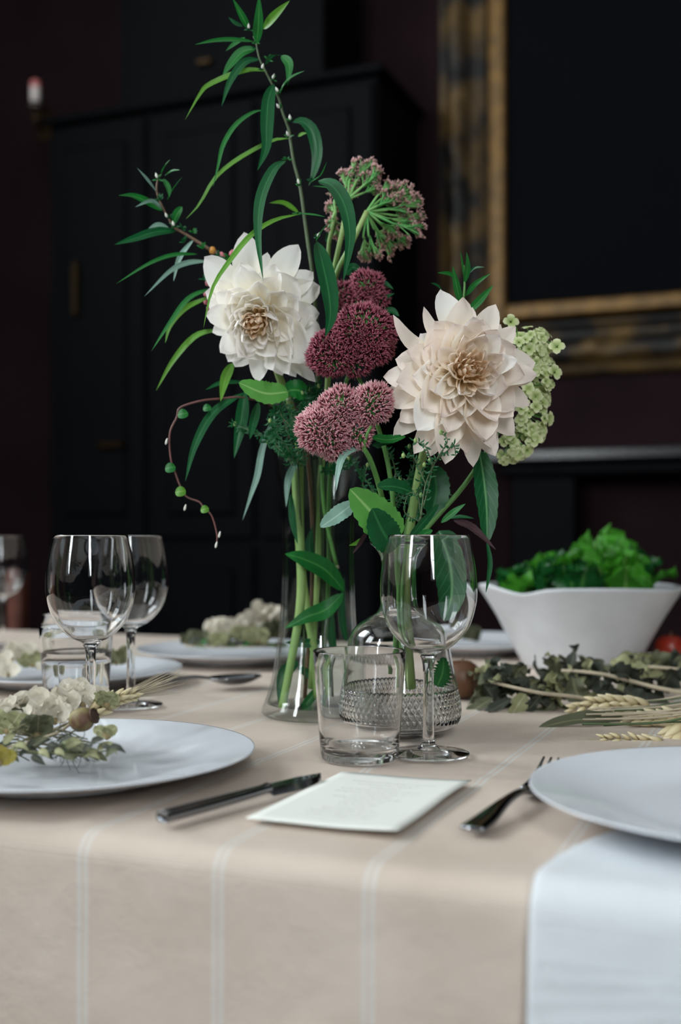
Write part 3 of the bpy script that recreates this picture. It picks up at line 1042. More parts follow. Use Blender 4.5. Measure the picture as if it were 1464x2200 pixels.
# ------------------------------------------------------------------ cutlery
def flat_bar(sections, seg=14):
    """sections: (x, half width, half thickness, z); rounded cross-section, along local x"""
    vs, fs = [], []
    for x, w, h, z in sections:
        for k in range(seg):
            a = 2 * PI * k / seg
            c, s = math.cos(a), math.sin(a)
            vs.append(V((x, w * math.copysign(abs(c) ** .7, c), z + h * math.copysign(abs(s) ** .7, s))))
    for i in range(len(sections) - 1):
        for k in range(seg):
            k2 = (k + 1) % seg
            fs.append((i * seg + k, i * seg + k2, (i + 1) * seg + k2, (i + 1) * seg + k))
    fs.append(tuple(range(seg - 1, -1, -1)))
    fs.append(tuple((len(sections) - 1) * seg + k for k in range(seg)))
    return vs, fs, None
def smooth_sec(secs, n):
    a = spline([V((s[0], s[1], s[2])) for s in secs], n); b = spline([V((s[3], 0, 0)) for s in secs], n)
    return [(p.x, max(p.y, .0002), max(p.z, .0002), q.x) for p, q in zip(a, b)]

def along(p, q):
    d = q - p
    return math.atan2(d.y, d.x)
kp = on_table(352, 1754, .008); kq = on_table(690, 1658, .010)
kn = Thing('dinner_knife', V((kp.x, kp.y, T + .0025)), 'polished steel dinner knife beside the menu card', 'knife', rz=along(kp, kq))
kl = (V((kq.x, kq.y, 0)) - V((kp.x, kp.y, 0))).length
kn.part('handle', flat_bar(smooth_sec([(0, .0046, .0030, .0055), (.0012, .0056, .0038, .0055), (.03, .0058, .0037, .0055), (.075, .0046, .0034, .0056), (.092, .0038, .0032, .0058), (.098, .0044, .0036, .006)], 24)), M_steel, local=True)
# blade: broad face tilted up a little
bl = []
nb = 22
bv, bf = [], []
for i in range(nb + 1):
    t = i / nb
    x = .097 + (kl - .097) * t
    w0 = -.0045 * (1 - max(0, (t - .6) / .4) ** 1.6)
    w1 = (.0060 + .0030 * min(1, t * 2.2)) * (1 - max(0, (t - .40) / .60) ** 1.7 * .95)
    th = .0011 * (1 - t * .6)
    bv += [V((x, -w0, .0062 + th)), V((x, -w0, .0062 - th)), V((x, -w1, .0014)), V((x, -w1 * .4, .0048 + th * .6))]
for i in range(nb):
    for k_ in range(4):
        k2 = (k_ + 1) % 4
        bf.append((i * 4 + k_, i * 4 + k2, i * 4 + 4 + k2, i * 4 + 4 + k_))
bf += [(3, 2, 1, 0), tuple(nb * 4 + k_ for k_ in range(4))]
kn.part('blade', (bv, bf), M_steel, local=True, smooth=False)

def fork(loc, rz, label):
    t = Thing('dinner_fork', loc, label, 'fork', 'dinner forks', rz=rz)
    t.part('handle', flat_bar(smooth_sec([(0, .0066, .0014, .0040), (.004, .0088, .0017, .0040), (.025, .0080, .0018, .0046), (.06, .0046, .0019, .0075), (.090, .0030, .0021, .0078), (.106, .0034, .0022, .0055)], 30)), M_steel, local=True)
    t.part('head', flat_bar(smooth_sec([(.104, .0034, .0021, .0057), (.110, .0070, .0016, .0040), (.118, .0098, .0013, .0030), (.127, .0102, .0012, .0034)], 16)), M_steel, local=True)
    for k_ in range(4):
        y = (k_ - 1.5) * .0055
        t.part('tine', xform(flat_bar(smooth_sec([(.124, .0019, .0012, .0033), (.142, .0017, .0012, .0050), (.160, .0014, .0011, .0095), (.175, .0008, .0007, .0160)], 14), 8), Matrix.Translation((0, y, 0))), M_steel, local=True)
    return t
fp = on_table(1014, 1790, .004); fq = on_table(1190, 1638, .016)
f1 = fork(V((fp.x, fp.y, T + .0025)), along(fp, fq), 'polished steel dinner fork beside the empty white plate')

def spoon(loc, rz, label):
    t = Thing('soup_spoon', loc, label, 'spoon', 'soup spoons', rz=rz)
    t.part('handle', flat_bar(smooth_sec([(0, .0065, .0013, .0035), (.004, .009, .0016, .0035), (.03, .008, .0017, .0045), (.075, .0042, .0019, .010), (.11, .0032, .0021, .0150), (.135, .0040, .0018, .0125)], 26)), M_steel, local=True)
    vs, fs = [], []
    n, m = 18, 12
    for side in (0, 1):
        for i in range(n + 1):
            u_ = i / n * 2 - 1
            w = .0215 * max(0, 1 - abs(u_) ** 2.3) ** .5
            for j in range(m + 1):
                s = j / m * 2 - 1
                dep = .0095 * max(0, (1 - u_ * u_)) ** .8 * (1 - s * s)
                vs.append(V((.165 + u_ * .034, w * s, .0122 - dep + (.0011 if side == 0 else 0))))
    q = (n + 1) * (m + 1)
    for side in (0, 1):
        for i in range(n):
            for j in range(m):
                a = side * q + i * (m + 1) + j
                f = (a, a + 1, a + m + 2, a + m + 1)
                fs.append(f if side else f[::-1])
    for i in range(n):
        for j in (0, m):
            a = i * (m + 1) + j
            fs.append((a, a + m + 1, q + a + m + 1, q + a))
    t.part('bowl', (vs, fs), M_steel, local=True)
    return t
sp_ = on_table(505, 1470, .006)
r1 = math.radians(28)
s1 = spoon(V((sp_.x - .165 * math.cos(r1), sp_.y - .165 * math.sin(r1), T + .0025)), r1, 'dark steel soup spoon behind the wine glasses near the vase')
sp2 = on_table(58, 1527, .006)
r2 = math.radians(35)
c2 = copy_tree(s1.o, V((sp2.x - .165 * math.cos(r2), sp2.y - .165 * math.sin(r2), T + .0025)), None, 'dark steel soup spoon beside the tumbler of water')
c2.rotation_euler = (0, 0, r2)

# ------------------------------------------------------------------ menu card
c_l, c_b, c_r, c_f = on_table(492, 1766), on_table(757, 1673), on_table(1068, 1696), on_table(806, 1800)
cc = (c_l + c_b + c_r + c_f) / 4
ang = along(c_l, c_f)
def card():
    wdt, lng = .101, .158
    n, m = 12, 16
    vs, fs = [], []
    for i in range(n + 1):
        for j in range(m + 1):
            x = (i / n - .5) * wdt; y = (j / m - .5) * lng
            z = .0012 + .0035 * max(0, (i / n - .55)) ** 1.5 * 2 * (1 - .3 * math.sin(j / m * 7)) + .0008 * (1 - j / m) ** 2
            vs.append(V((x, y, z)))
    for i in range(n):
        for j in range(m):
            a = i * (m + 1) + j
            fs.append((a, a + m + 1, a + m + 2, a + 1))
    return vs, fs
cg = card()
cd = mesh_obj('menu_card', cg[0], cg[1], M_paper)
cd.location = (cc.x, cc.y, T + .0025)
cd.rotation_euler = (0, 0, ang)
md = cd.modifiers.new('thickness', 'SOLIDIFY'); md.thickness = .0004
tag(cd, 'cream paper menu card with faint grey print lying beside the knife', 'menu card')

# ------------------------------------------------------------------ far chair and added wine glass
chp = W(40, 0, 2.35); cu, cvv = to_uv(chp)
ch = Thing('dining_chair', UV(cu - .19, cvv + .1, 0), 'red-brown wooden chair behind the far end of the table', 'chair', rz=ROOMROT)
ztop = EYE - (1225 - HZ) * 2.35 / F
for x in (-.19, .19):
    ch.part('back_post', rbox(x - .018, x + .018, -.12, -.085, 0, ztop, .006), M_wood, smooth=False, local=True)
    ch.part('leg', rbox(x - .018, x + .018, .26, .295, 0, .43, .006), M_wood, smooth=False, local=True)
ch.part('seat', rbox(-.215, .215, -.13, .31, .43, .46, .008), M_wood, smooth=False, local=True)
ch.part('back_rail', rbox(-.19, .19, -.115, -.092, .58, .63, .005), M_wood, smooth=False, local=True)
copy_tree(wg.o, base_at(4, 1.80), None, 'added clear wine glass behind the plate of blossoms near the wooden chair')  # glass added so that its bowl carries a pale highlight here

# ------------------------------------------------------------------ dahlias
def petal(base, tip, nrm, hw, cup=.35, bow=.18, roll=.0, tipbend=.0, n=10, k=3, sharp=.7, ruf=.05):
    """one ray floret from base to tip; nrm is the side its hollow face looks to"""
    ax = tip - base
    ln = ax.length
    nrm = (nrm - ax * (nrm.dot(ax) / ax.length_squared)).normalized()
    side = ax.normalized().cross(nrm).normalized()
    vs, fs, us = [], [], []
    ph = rnd(0, 6.3)
    for i in range(n + 1):
        t = i / n
        c = base + ax * t + nrm * (ln * bow * math.sin(PI * t ** .9)) + nrm * (ln * tipbend * max(0, t - .6) ** 2 * 6) \
            + side * (hw * .12 * math.sin(t * 4 + ph))
        if t < .58: w = .30 + .70 * (math.sin(PI / 2 * t / .58)) ** 1.1
        else: w = max(0, 1 - ((t - .58) / .42) ** 1.75) ** sharp
        w *= hw
        cp = cup * (1.15 - .6 * t)
        for j in range(2 * k + 1):
            s = (j - k) / k
            lift = cp * w * s * s * 1.2 + ruf * hw * math.sin(t * 9 + ph + s * 2.4) * abs(s) - .10 * w * math.exp(-(s / .35) ** 2)
            lift += roll * w * max(0, abs(s) - .6) * 2
            vs.append(c + side * (w * s * (1 - .22 * cp * abs(s))) + nrm * lift)
            us.append(((s + 1) / 2, t))
    m = 2 * k + 1
    for i in range(n):
        for j in range(m - 1):
            a = i * m + j
            fs.append((a, a + 1, a + m + 1, a + m))
    return vs, fs, us

def dahlia(center, disc, d, tips, label, mats, stem, seed, layers, axis_tilt):
    """center / disc in pixels, d its distance; tips: outer florets (x, y, half width, curl)"""
    random.seed(seed)
    C = W(center[0], center[1], d)
    Dc = W(disc[0], disc[1], d - .030)
    A = (Dc - C).normalized()
    t = Thing('dahlia', stem[-1], label, 'dahlia', 'cream dahlias')
    px = d / F
    # outline radius by angle
    ang = sorted([(math.atan2(-(y - center[1]), x - center[0]), math.hypot(x - center[0], y - center[1])) for x, y, *_ in tips])
    def outline(a):
        a = (a + PI) % (2 * PI) - PI
        best = 0; ws = 0
        for b, r in ang:
            dd = (a - b + PI) % (2 * PI) - PI
            w_ = math.exp(-(dd / .28) ** 2)
            best += r * w_; ws += w_
        return best / max(ws, 1e-6)
    back = V((0, 1, 0))
    for (x, y, w, curl) in tips:
        tip = W(x, y, d + .012 + rnd(-.004, .006))
        a = math.atan2(-(y - center[1]), x - center[0])
        base = C + V((math.cos(a), 0, math.sin(a))) * .010 + back * .010
        t.part('petal', petal(base, tip, A * .9 + V((0, -.5, .25)), w * px * 1.22, cup=rnd(.2, .5), bow=rnd(-.02, .10), tipbend=curl, n=12, ruf=.09), random.choice(mats))
    for (frac, cnt, wpx, fwd, cup, bow, core) in layers:
        off = rnd(0, 6)
        for i in range(cnt):
            a = off + 2 * PI * (i + rnd(-.22, .22)) / cnt
            f = frac * rnd(.84, 1.12)
            r = outline(a) * f * px
            mid = C.lerp(Dc, 1 - frac * .85)
            tip = mid + V((math.cos(a), 0, math.sin(a))) * r - back * (fwd + rnd(-.003, .003))
            base = C.lerp(Dc, (1 - frac) * .55) + V((math.cos(a), 0, math.sin(a))) * (.004 + .006 * frac) + back * .004
            nrm = (A + V((math.cos(a), 0, math.sin(a))) * -(.3 if frac > .3 else .9) + V((-math.sin(a), 0, math.cos(a))) * rnd(-.55, .55)).normalized()
            t.part('petal', petal(base, tip, nrm, wpx * px * rnd(.72, 1.2), cup=cup * rnd(.6, 1.6), bow=-bow * rnd(.4, 1.6), tipbend=rnd(-.09, .06), sharp=.75, ruf=.14),
                   M_petal_core if core else random.choice(mats))
    t.part('heart', xform(lathe(smooth_prof([(.006, -.016), (.010, -.010), (.008, -.003), (.004, .001), (0, .002)], 10), 16), Matrix.Translation(Dc + back * .010) @ A.to_track_quat('Z', 'Y').to_matrix().to_4x4()), M_petal_core)
    # green bracts at the back and the stem
    for i in range(7):
        a = 2 * PI * i / 7
        e = V((math.cos(a), 0, math.sin(a)))
        t.part('bract', leaf([C + back * .022, C + back * .024 + e * .015, C + back * .020 + e * .03], .007, (0, -1, 0), .1, 6), G_mid)
    t.part('stem', tube([C + back * .012] + stem, [.0032, .0042, .0046], 24, 10), M_stem)
    return t

LAYERS_A = [(.86, 10, 40, .001, .3, .02, 0), (.70, 10, 37, .003, .35, .05, 0), (.55, 9, 33, .005, .45, .08, 0), (.41, 9, 26, .006, .6, .10, 0),
            (.30, 10, 15, .007, .7, .12, 0), (.21, 10, 11, .008, .7, .10, 1), (.13, 9, 8, .008, .6, .06, 1), (.06, 7, 6, .008, .6, .04, 1)]
tipsL = [(436, 555, 30, .0), (522, 502, 29, .05), (573, 542, 15, 0), (641, 526, 27, .03), (671, 581, 24, 0), (686, 610, 28, 0), (687, 672, 26, 0),
         (689, 716, 27, .05), (676, 757, 26, .05), (666, 784, 20, .08), (678, 822, 17, 0), (637, 810, 20, .05), (610, 806, 22, 0), (557, 822, 22, 0),
         (504, 788, 26, 0), (488, 776, 22, .05), (472, 756, 24, .05), (455, 712, 18, 0), (446, 683, 20, 0), (447, 652, 24, 0), (440, 630, 22, 0), (455, 610, 26, 0), (500, 586, 28, 0)]
dahlia((561, 668), (543, 704), 1.055, tipsL, 'white dahlia with pale yellow heart above the tall vase', [M_petal],
       [W(590, 780, 1.10), W(640, 930, 1.135), W(644, 1100, 1.145), W(652, 1260, 1.15), W(676, 1400, 1.15), W(684, 1500, 1.145)], 3, LAYERS_A, 0)
LAYERS_B = [(.88, 11, 46, .001, .3, .02, 0), (.74, 11, 44, .003, .35, .05, 0), (.60, 11, 38, .005, .45, .08, 0), (.47, 10, 32, .006, .55, .10, 0),
            (.35, 11, 19, .007, .65, .12, 0), (.26, 11, 13, .008, .7, .12, 1), (.17, 11, 9, .008, .6, .08, 1), (.10, 10, 7, .008, .6, .05, 1), (.04, 8, 5, .008, .6, .03, 1)]
tipsR = [(947, 623, 30, .04), (899, 677, 14, .35), (836, 702, 17, .35), (1063, 652, 25, 0), (1018, 660, 16, 0), (1111, 704, 22, 0), (1101, 735, 22, 0), (1150, 775, 32, .03),
         (1148, 815, 22, .1), (1137, 874, 23, 0), (1112, 866, 26, 0), (1107, 936, 28, .04), (1063, 981, 28, 0), (1020, 1004, 22, 0), (998, 975, 19, .06), (954, 997, 26, 0),
         (922, 984, 24, 0), (888, 975, 22, 0), (847, 940, 22, 0), (858, 905, 28, 0), (838, 874, 30, 0), (825, 852, 26, 0), (824, 810, 28, 0), (850, 770, 30, 0), (905, 715, 26, 0), (1080, 700, 24, 0)]
dahlia((990, 805), (1020, 790), .985, tipsR, 'blush cream dahlia, the larger bloom, above the cut-glass carafe', [M_petal_b, M_petal_b, M_petal],
       [W(930, 900, 1.03), W(893, 1060, 1.042), W(875, 1200, 1.043), W(872, 1320, 1.043), W(884, 1480, 1.045)], 5, LAYERS_B, 0)

# ------------------------------------------------------------------ leafy branches
TONE = {'d': G_dark, 'm': G_mid, 'l': G_light, 'y': G_yel, 'g': G_grey, 'v': G_vein, 'p': G_purple}
random.seed(11)
def add_leaf(th, pts, hw, d0, d1=None, tone='m', shape='lance', fold=.28, facing=None, serr=0, wave=0, n=14, k=2, twist=0, teeth=9):
    dm = (d0 + (d1 or d0)) / 2
    fc = facing or (rnd(-.35, .35), -1, rnd(.0, .6))
    return th.part('leaf', leaf(pxpath(pts, d0, d1), hw * dm / F, fc, fold, n, shape, serr, wave, twist, k, teeth), TONE[tone])

def bud_tuft(th, px, py, d, s=9, n=5, white=False):
    """small new leaves and buds in a leaf axil"""
    gs = []
    for i in range(n):
        a = rnd(-.4, PI + .4)
        l = s * rnd(.7, 1.6)
        gs.append(leaf([W(px, py, d), W(px + math.cos(a) * l * .5, py - math.sin(a) * l * .6, d - .003), W(px + math.cos(a) * l, py - math.sin(a) * l, d - rnd(0, .006))], 2.2 * d / F, (0, -1, .2), .3, 5, 'lance'))
    th.part('young_leaves', join(*gs), random.choice([G_mid, G_dark]))
    if white:
        g = lathe([(0, 0), (.0012, .001), (.0014, .003), (0, .006)], 8)
        M = Matrix.Translation(W(px - 2, py - 2, d - .004)) @ Matrix.Rotation(rnd(-.6, .6), 4, 'Y')
        th.part('bud', xform(g, M), M_budwhite)

D = 1.10
br = Thing('willow_leaved_branch', W(684, 1500, 1.155), 'tall arching branch with long narrow drooping green leaves above the dahlias', 'branch', 'narrow-leaved branches in the vase')
stem_px = [(545, 78), (551, 94), (558, 127), (575, 161), (598, 208), (608, 243), (621, 278), (625, 306), (632, 350), (645, 400), (655, 470), (663, 530), (673, 600), (682, 720), (684, 860), (690, 1000), (693, 1240), (700, 1500)]
br.part('stem', tube([W(x, y, D if i < 13 else D + .055 * (i - 12) / 4) if i < 17 else W(x, y, 1.155) for i, (x, y) in enumerate(stem_px)], [.0007, .0011, .0015, .0018, .002, .0022], 60, 8), M_stem_dark)
BL = [  # path, half width, tone
    ([(552, 94), (556, 50), (557, -12)], 11, 'm'), ([(537, 66), (520, 35), (500, -4)], 8, 'm'), ([(566, 62), (590, 35), (623, 1)], 10, 'y'),
    ([(522, 57), (505, 50), (491, 37)], 6, 'd'), ([(545, 89), (500, 86), (460, 88), (418, 96)], 6.5, 'm'), ([(527, 80), (505, 95), (485, 110)], 7, 'm'),
    ([(551, 104), (520, 113), (495, 140), (478, 165)], 11, 'm'), ([(573, 153), (540, 150), (500, 160), (450, 182), (430, 202), (397, 259)], 6.5, 'y'),
    ([(558, 127), (525, 135), (495, 175), (476, 229)], 9, 'd'), ([(570, 140), (585, 121), (606, 119)], 5.5, 'd'), ([(605, 119), (622, 140), (618, 184)], 10, 'm'),
    ([(600, 206), (612, 182), (630, 165), (655, 152)], 8, 'm'), ([(589, 180), (577, 215), (573, 270), (571, 320), (553, 367)], 15, 'd'),
    ([(567, 236), (540, 244), (505, 271), (480, 312), (470, 352), (458, 402)], 6, 'm'), ([(622, 298), (590, 301), (550, 320), (500, 350), (460, 386), (428, 440), (398, 472)], 5.5, 'y'),
    ([(628, 263), (650, 262), (672, 285), (682, 330), (676, 370), (663, 400)], 14, 'd'), ([(615, 345), (590, 362), (566, 410), (556, 460), (556, 520), (566, 604)], 13, 'd'),
    ([(668, 392), (690, 377), (703, 347)], 6, 'm'), ([(684, 388), (715, 400), (742, 445), (752, 515), (737, 608)], 18, 'd'),
    ([(642, 456), (610, 437), (578, 436)], 6.5, 'y'), ([(645, 459), (675, 463), (699, 466)], 6.5, 'm'), ([(644, 460), (590, 474), (540, 506), (495, 560), (457, 620), (437, 706)], 7, 'y'),
    ([(681, 518), (692, 560), (706, 625), (710, 680), (699, 724)], 21, 'd'), ([(680, 518), (692, 497), (706, 478)], 7, 'm'), ([(640, 293), (650, 288), (660, 286)], 4, 'y'),
    ([(672, 400), (690, 402), (705, 404)], 4, 'm'),
]
for pts, hw, tone in BL:
    front = pts[0][1] > 340
    d0 = D; d1 = D - rnd(.0, .05) if not front else D - rnd(.03, .05)
    if pts[-1][0] > 690 or pts[-1] == (437, 706) or pts[-1] == (566, 604): d0, d1 = 1.06, .985
    add_leaf(br, pts, hw, d0, d1, tone, fold=.3)
for x, y, w_ in ((537, 64, 1), (551, 92, 0), (575, 128, 0), (565, 150, 1), (588, 172, 1), (600, 200, 1), (603, 235, 1), (626, 260, 1), (622, 295, 1), (618, 342, 0), (645, 398, 1), (668, 385, 0), (640, 462, 0), (684, 512, 1)):
    bud_tuft(br, x, y, D - .004, 9, 5, w_)

lb = Thing('willow_leaved_branch', W(660, 1500, 1.165), 'side branch with narrow leaves reaching out beyond the white dahlia', 'branch', 'narrow-leaved branches in the vase')
DL = 1.12
lp = [(343, 376), (337, 397), (339, 420), (353, 452), (364, 471), (374, 488), (394, 500), (418, 515), (445, 532), (480, 556), (530, 640), (600, 800), (650, 930), (668, 1050), (672, 1240), (655, 1500)]
lb.part('stem', tube([W(x, y, DL + .045 * max(0, i - 9) / 6) for i, (x, y) in enumerate(lp)], [.0008, .0012, .0016, .002, .0022], 50, 8), M_twig)
LB = [
    ([(347, 372), (355, 357), (366, 343)], 7, 'm'), ([(337, 414), (320, 391), (294, 360)], 5.5, 'g'), ([(350, 453), (316, 433), (284, 421), (254, 420)], 8, 'm'),
    ([(350, 450), (325, 432), (290, 445)], 5, 'g'), ([(354, 377), (370, 367), (388, 365)], 2.8, 'm'), ([(352, 384), (361, 404), (364, 424)], 7, 'm'), ([(360, 430), (374, 404), (392, 380)], 6.5, 'm'),
    ([(373, 480), (380, 462), (392, 444)], 10, 'm', 'oval'), ([(379, 496), (336, 498), (288, 513), (245, 526)], 10, 'd'), ([(363, 489), (339, 484), (314, 497)], 7, 'g'),
    ([(417, 514), (394, 543), (382, 567), (373, 605)], 7.5, 'g'), ([(425, 546), (374, 548), (320, 567), (249, 610)], 5.5, 'm'), ([(445, 561), (402, 565), (364, 584), (310, 637)], 6, 'g'),
    ([(462, 618), (408, 640), (367, 692), (325, 755)], 6.5, 'm'), ([(455, 636), (401, 661), (367, 699), (355, 738)], 6.5, 'y'), ([(475, 708), (421, 722), (373, 774), (335, 840)], 7, 'y'),
    ([(500, 780), (484, 815), (474, 863)], 11, 'y'), ([(530, 821), (476, 823), (441, 838)], 5.5, 'd'), ([(525, 843), (460, 886), (420, 955), (398, 1035)], 10, 'd'),
    ([(526, 840), (518, 907), (503, 985)], 14, 'd'), ([(556, 864), (545, 907), (537, 944)], 10, 'd'), ([(594, 884), (566, 958), (554, 1020), (541, 1060), (521, 1119)], 7.5, 'g'),
]
for e in LB:
    pts, hw, tone = e[:3]
    low = pts[0][1] > 600
    add_leaf(lb, pts, hw, DL + (.005 if not low else -.01), DL - rnd(0, .06), tone, e[3] if len(e) > 3 else 'lance')
for x, y, w_ in ((340, 385, 1), (344, 430, 0), (362, 470, 1), (376, 488, 1), (392, 492, 0), (415, 500, 0), (398, 520, 0), (436, 535, 0), (470, 552, 0), (492, 556, 0), (438, 600, 0)):
    bud_tuft(lb, x, y, DL - .003, 11, 6, w_)
# tiny pink and orange buds near the white dahlia
gs = []
for x, y in ((482, 550), (495, 546), (478, 558), (446, 610), (440, 632), (443, 650), (452, 668)):
    gs.append(xform(lathe([(0, 0), (.002, .001), (.0026, .004), (.0012, .007), (0, .0075)], 8), Matrix.Translation(W(x, y + 5, DL)) @ Matrix.Rotation(rnd(-.8, .8), 4, 'Y')))
for g in gs: lb.part('bud', g, simple('pink_bud', lin(190, 110, 120), .5))
lb.part('bud', xform(lathe([(0, 0), (.003, .001), (.0036, .004), (.002, .007), (0, .0075)], 8), Matrix.Translation(W(457, 546, DL))), simple('orange_bud', lin(190, 130, 50), .5))

rb = Thing('willow_leaved_branch', W(866, 1440, 1.035), 'short sprig of narrow leaves rising behind the larger blush dahlia', 'branch', 'narrow-leaved branches in the vase')
DR = 1.045
rb.part('stem', tube([W(997, 570, DR), W(999, 607, DR), W(997, 640, DR), W(985, 760, DR + .01), W(935, 920, DR + .005), W(884, 1080, 1.045), W(866, 1200, 1.04), W(860, 1320, 1.035), W(866, 1440, 1.035)], [.0008, .0012, .0018, .002], 40, 8), M_stem_mid)
for pts, hw, tone in [([(996, 592), (993, 565), (989, 538)], 4, 'm'), ([(999, 608), (1005, 575), (1003, 541)], 6.5, 'm'), ([(990, 650), (982, 615), (973, 571)], 8, 'm'), ([(980, 603), (966, 589), (940, 586)], 5.5, 'm'),
                      ([(1006, 588), (1021, 576), (1042, 574)], 3.5, 'd'), ([(1001, 636), (1021, 611), (1055, 587)], 6, 'm'), ([(1005, 672), (1033, 644), (1061, 612)], 9, 'm'), ([(950, 624), (940, 614), (926, 608)], 5, 'd')]:
    add_leaf(rb, pts, hw, DR, DR - .02, tone)

# ------------------------------------------------------------------ trailing vine
vi = Thing('trailing_vine', W(640, 1000, 1.13), 'thin red-brown trailing vine with small round leaves hanging from the vase', 'vine')
vp = [(640, 1000), (600, 885), (530, 855), (469, 857), (428, 862), (387, 876), (380, 897), (365, 931), (367, 985), (377, 1016), (387, 1043), (401, 1067), (428, 1078), (438, 1091), (455, 1108), (466, 1146), (466, 1168)]
vi.part('stem', tube([W(x, y, 1.13 - (.04 if i > 1 else 0) * min(1, i / 4)) for i, (x, y) in enumerate(vp)], [.0011, .001, .0009, .0007], 70, 6), M_vine)
for x, y, r, tone in ((393, 889, 11.5, 'm'), (445, 876, 9, 'm'), (366, 1005, 11.5, 'm'), (388, 1056, 11.5, 'y'), (440, 1094, 9, 'y')):
    vi.part('leaf', leaf([W(x - r, y + 2, 1.085), W(x, y, 1.083), W(x + r, y - 2, 1.085)], r * 1.09 / F, (rnd(-.3, .3), -1, .3), .15, 10, 'oval'), TONE[tone])
for x, y in ((356, 950), (396, 1092), (463, 1172), (470, 1150)):
    vi.part('bud', xform(lathe([(0, 0), (.0009, .001), (.0012, .003), (.0007, .006), (0, .007)], 8), Matrix.Translation(W(x, y + 6, 1.088)) @ Matrix.Rotation(.25, 4, 'Y')), M_budwhite)

# ------------------------------------------------------------------ sedum heads
def spikes(points, dirs, ln, rad, nsp, spread):
    """tufts of tiny pointed florets"""
    vs, fs, us = [], [], []
    for p, dr in zip(points, dirs):
        tone = rnd(0, 1)
        for _ in range(nsp):
            d = (dr + V((rnd(-1, 1), rnd(-1, 1), rnd(-1, 1))) * spread).normalized()
            l = ln * rnd(.7, 1.2)
            a = d.cross(V((.3, .2, 1))).normalized(); b = d.cross(a)
            o = p + a * rnd(-.6, .6) * rad * 2 + b * rnd(-.6, .6) * rad * 2
            n = len(vs)
            q = min(max(tone + rnd(-.3, .3), 0.01), .99)
            for k_ in range(3):
                an = 2.094 * k_
                vs.append(o + (a * math.cos(an) + b * math.sin(an)) * rad * .5); us.append((q, 0.0))
            for k_ in range(3):
                an = 2.094 * k_ + 1
                vs.append(o + d * l * .5 + (a * math.cos(an) + b * math.sin(an)) * rad); us.append((q, .5))
            vs.append(o + d * l); us.append((q, 1.0))
            for k_ in range(3):
                k2 = (k_ + 1) % 3
                fs.append((n + k_, n + k2, n + 3 + k2, n + 3 + k_)); fs.append((n + 3 + k_, n + 3 + k2, n + 6))
    return vs, fs, us

def sedum_dome(th, c, R, axis, mat, n=150, ln=.0062, lumps=7, flat=.75, nsp=6, seedv=0, rad=.00085):
    """domed head of many florets on small branchlets"""
    axis = axis.normalized()
    x = axis.cross(V((0.2, 0.1, 1))).normalized(); y = axis.cross(x)
    lc = [V((rnd(-1, 1), rnd(-1, 1), rnd(.2, 1))).normalized() for _ in range(lumps)]
    pts, drs = [], []
    br_ = []
    for i in range(n):
        ct = 1 - (i + .5) / n * 1.25            # from the crown to below the equator
        st = math.sqrt(max(0, 1 - ct * ct)); ph = i * 2.39996
        v = V((st * math.cos(ph), st * math.sin(ph), ct))
        lump = max(v.dot(q) for q in lc)
        r = R * (.80 + .24 * max(0, lump) ** 6 + rnd(-.05, .05))
        d = x * v.x + y * v.y + axis * v.z
        p = c + (x * v.x + y * v.y) * r + axis * v.z * r * flat
        pts.append(p); drs.append(d)
        if i % 3 == 0:
            br_.append(tube([c - axis * R * .35, c.lerp(p, .55) - axis * R * .1, p], [.0009, .0004], 4, 4, caps=False))
    o = th.part('florets', spikes(pts, drs, ln, rad, nsp, .55), mat, kind='stuff')
    th.part('branchlets', join(*br_), M_sed_green, kind='stuff')
    return o

random.seed(31)
toCam = V((0, -1, .35))
s1_ = Thing('sedum', W(835, 1300, 1.05), 'pale pink sedum head in two lobes on a thick green stem', 'sedum', 'sedum stems')
dS = .985
for px, py, r, n in ((700, 925, 56, 190), (735, 880, 48, 150), (760, 930, 38, 100), (722, 955, 34, 90), (800, 870, 46, 170), (668, 915, 28, 60)):
    sedum_dome(s1_, W(px, py, dS + .012), r * dS / F, V(((px - 770) * .004, -1, .45 + (900 - py) * .003)), M_sed_pink, n, flat=.7)
s1_.part('stem', tube([W(772, 930, dS + .01), W(782, 962, .99), W(797, 990, 1.0), W(815, 1045, 1.015), W(838, 1140, 1.035), W(850, 1250, 1.04), W(862, 1340, 1.045), W(850, 1450, 1.05)], [.0018, .0024, .0024, .0024], 30, 10), M_stem_mid)
s1_.part('stem_fork', tube([W(798, 915, dS), W(788, 935, .985), W(782, 962, .99)], [.0012, .0018], 8, 8), M_stem_mid)
s2_ = Thing('sedum', W(852, 1420, 1.04), 'deep wine-red sedum head between the two dahlias', 'sedum', 'sedum stems')
dS2 = 1.03
for px, py, r, n in ((785, 712, 60, 230), (718, 762, 52, 180), (803, 745, 44, 140), (745, 730, 44, 110), (765, 775, 34, 90), (690, 765, 24, 50)):
    sedum_dome(s2_, W(px, py, dS2), r * dS2 / F, V(((px - 760) * .005, -1, .5 + (740 - py) * .004)), M_sed_dark, n, flat=.7)
s2_.part('stem', tube([W(755, 790, dS2 + .01), W(775, 820, dS2 + .01), W(800, 880, 1.035), W(835, 1000, 1.04), W(850, 1150, 1.04), W(852, 1290, 1.04), W(848, 1450, 1.04)], [.0015, .0022, .0022], 30, 8), M_stem_mid)
s3_ = Thing('sedum', W(690, 1480, 1.16), 'small dusky rose sedum head behind the wine-red one', 'sedum', 'sedum stems')
for px, py, r, n in ((790, 618, 34, 110), (735, 635, 30, 70), (770, 650, 34, 90), (812, 640, 22, 50)):
    sedum_dome(s3_, W(px, py, 1.10), r * 1.10 / F, V(((px - 770) * .006, -1, .5)), M_sed_pink if False else M_sed_dark, n, flat=.7)
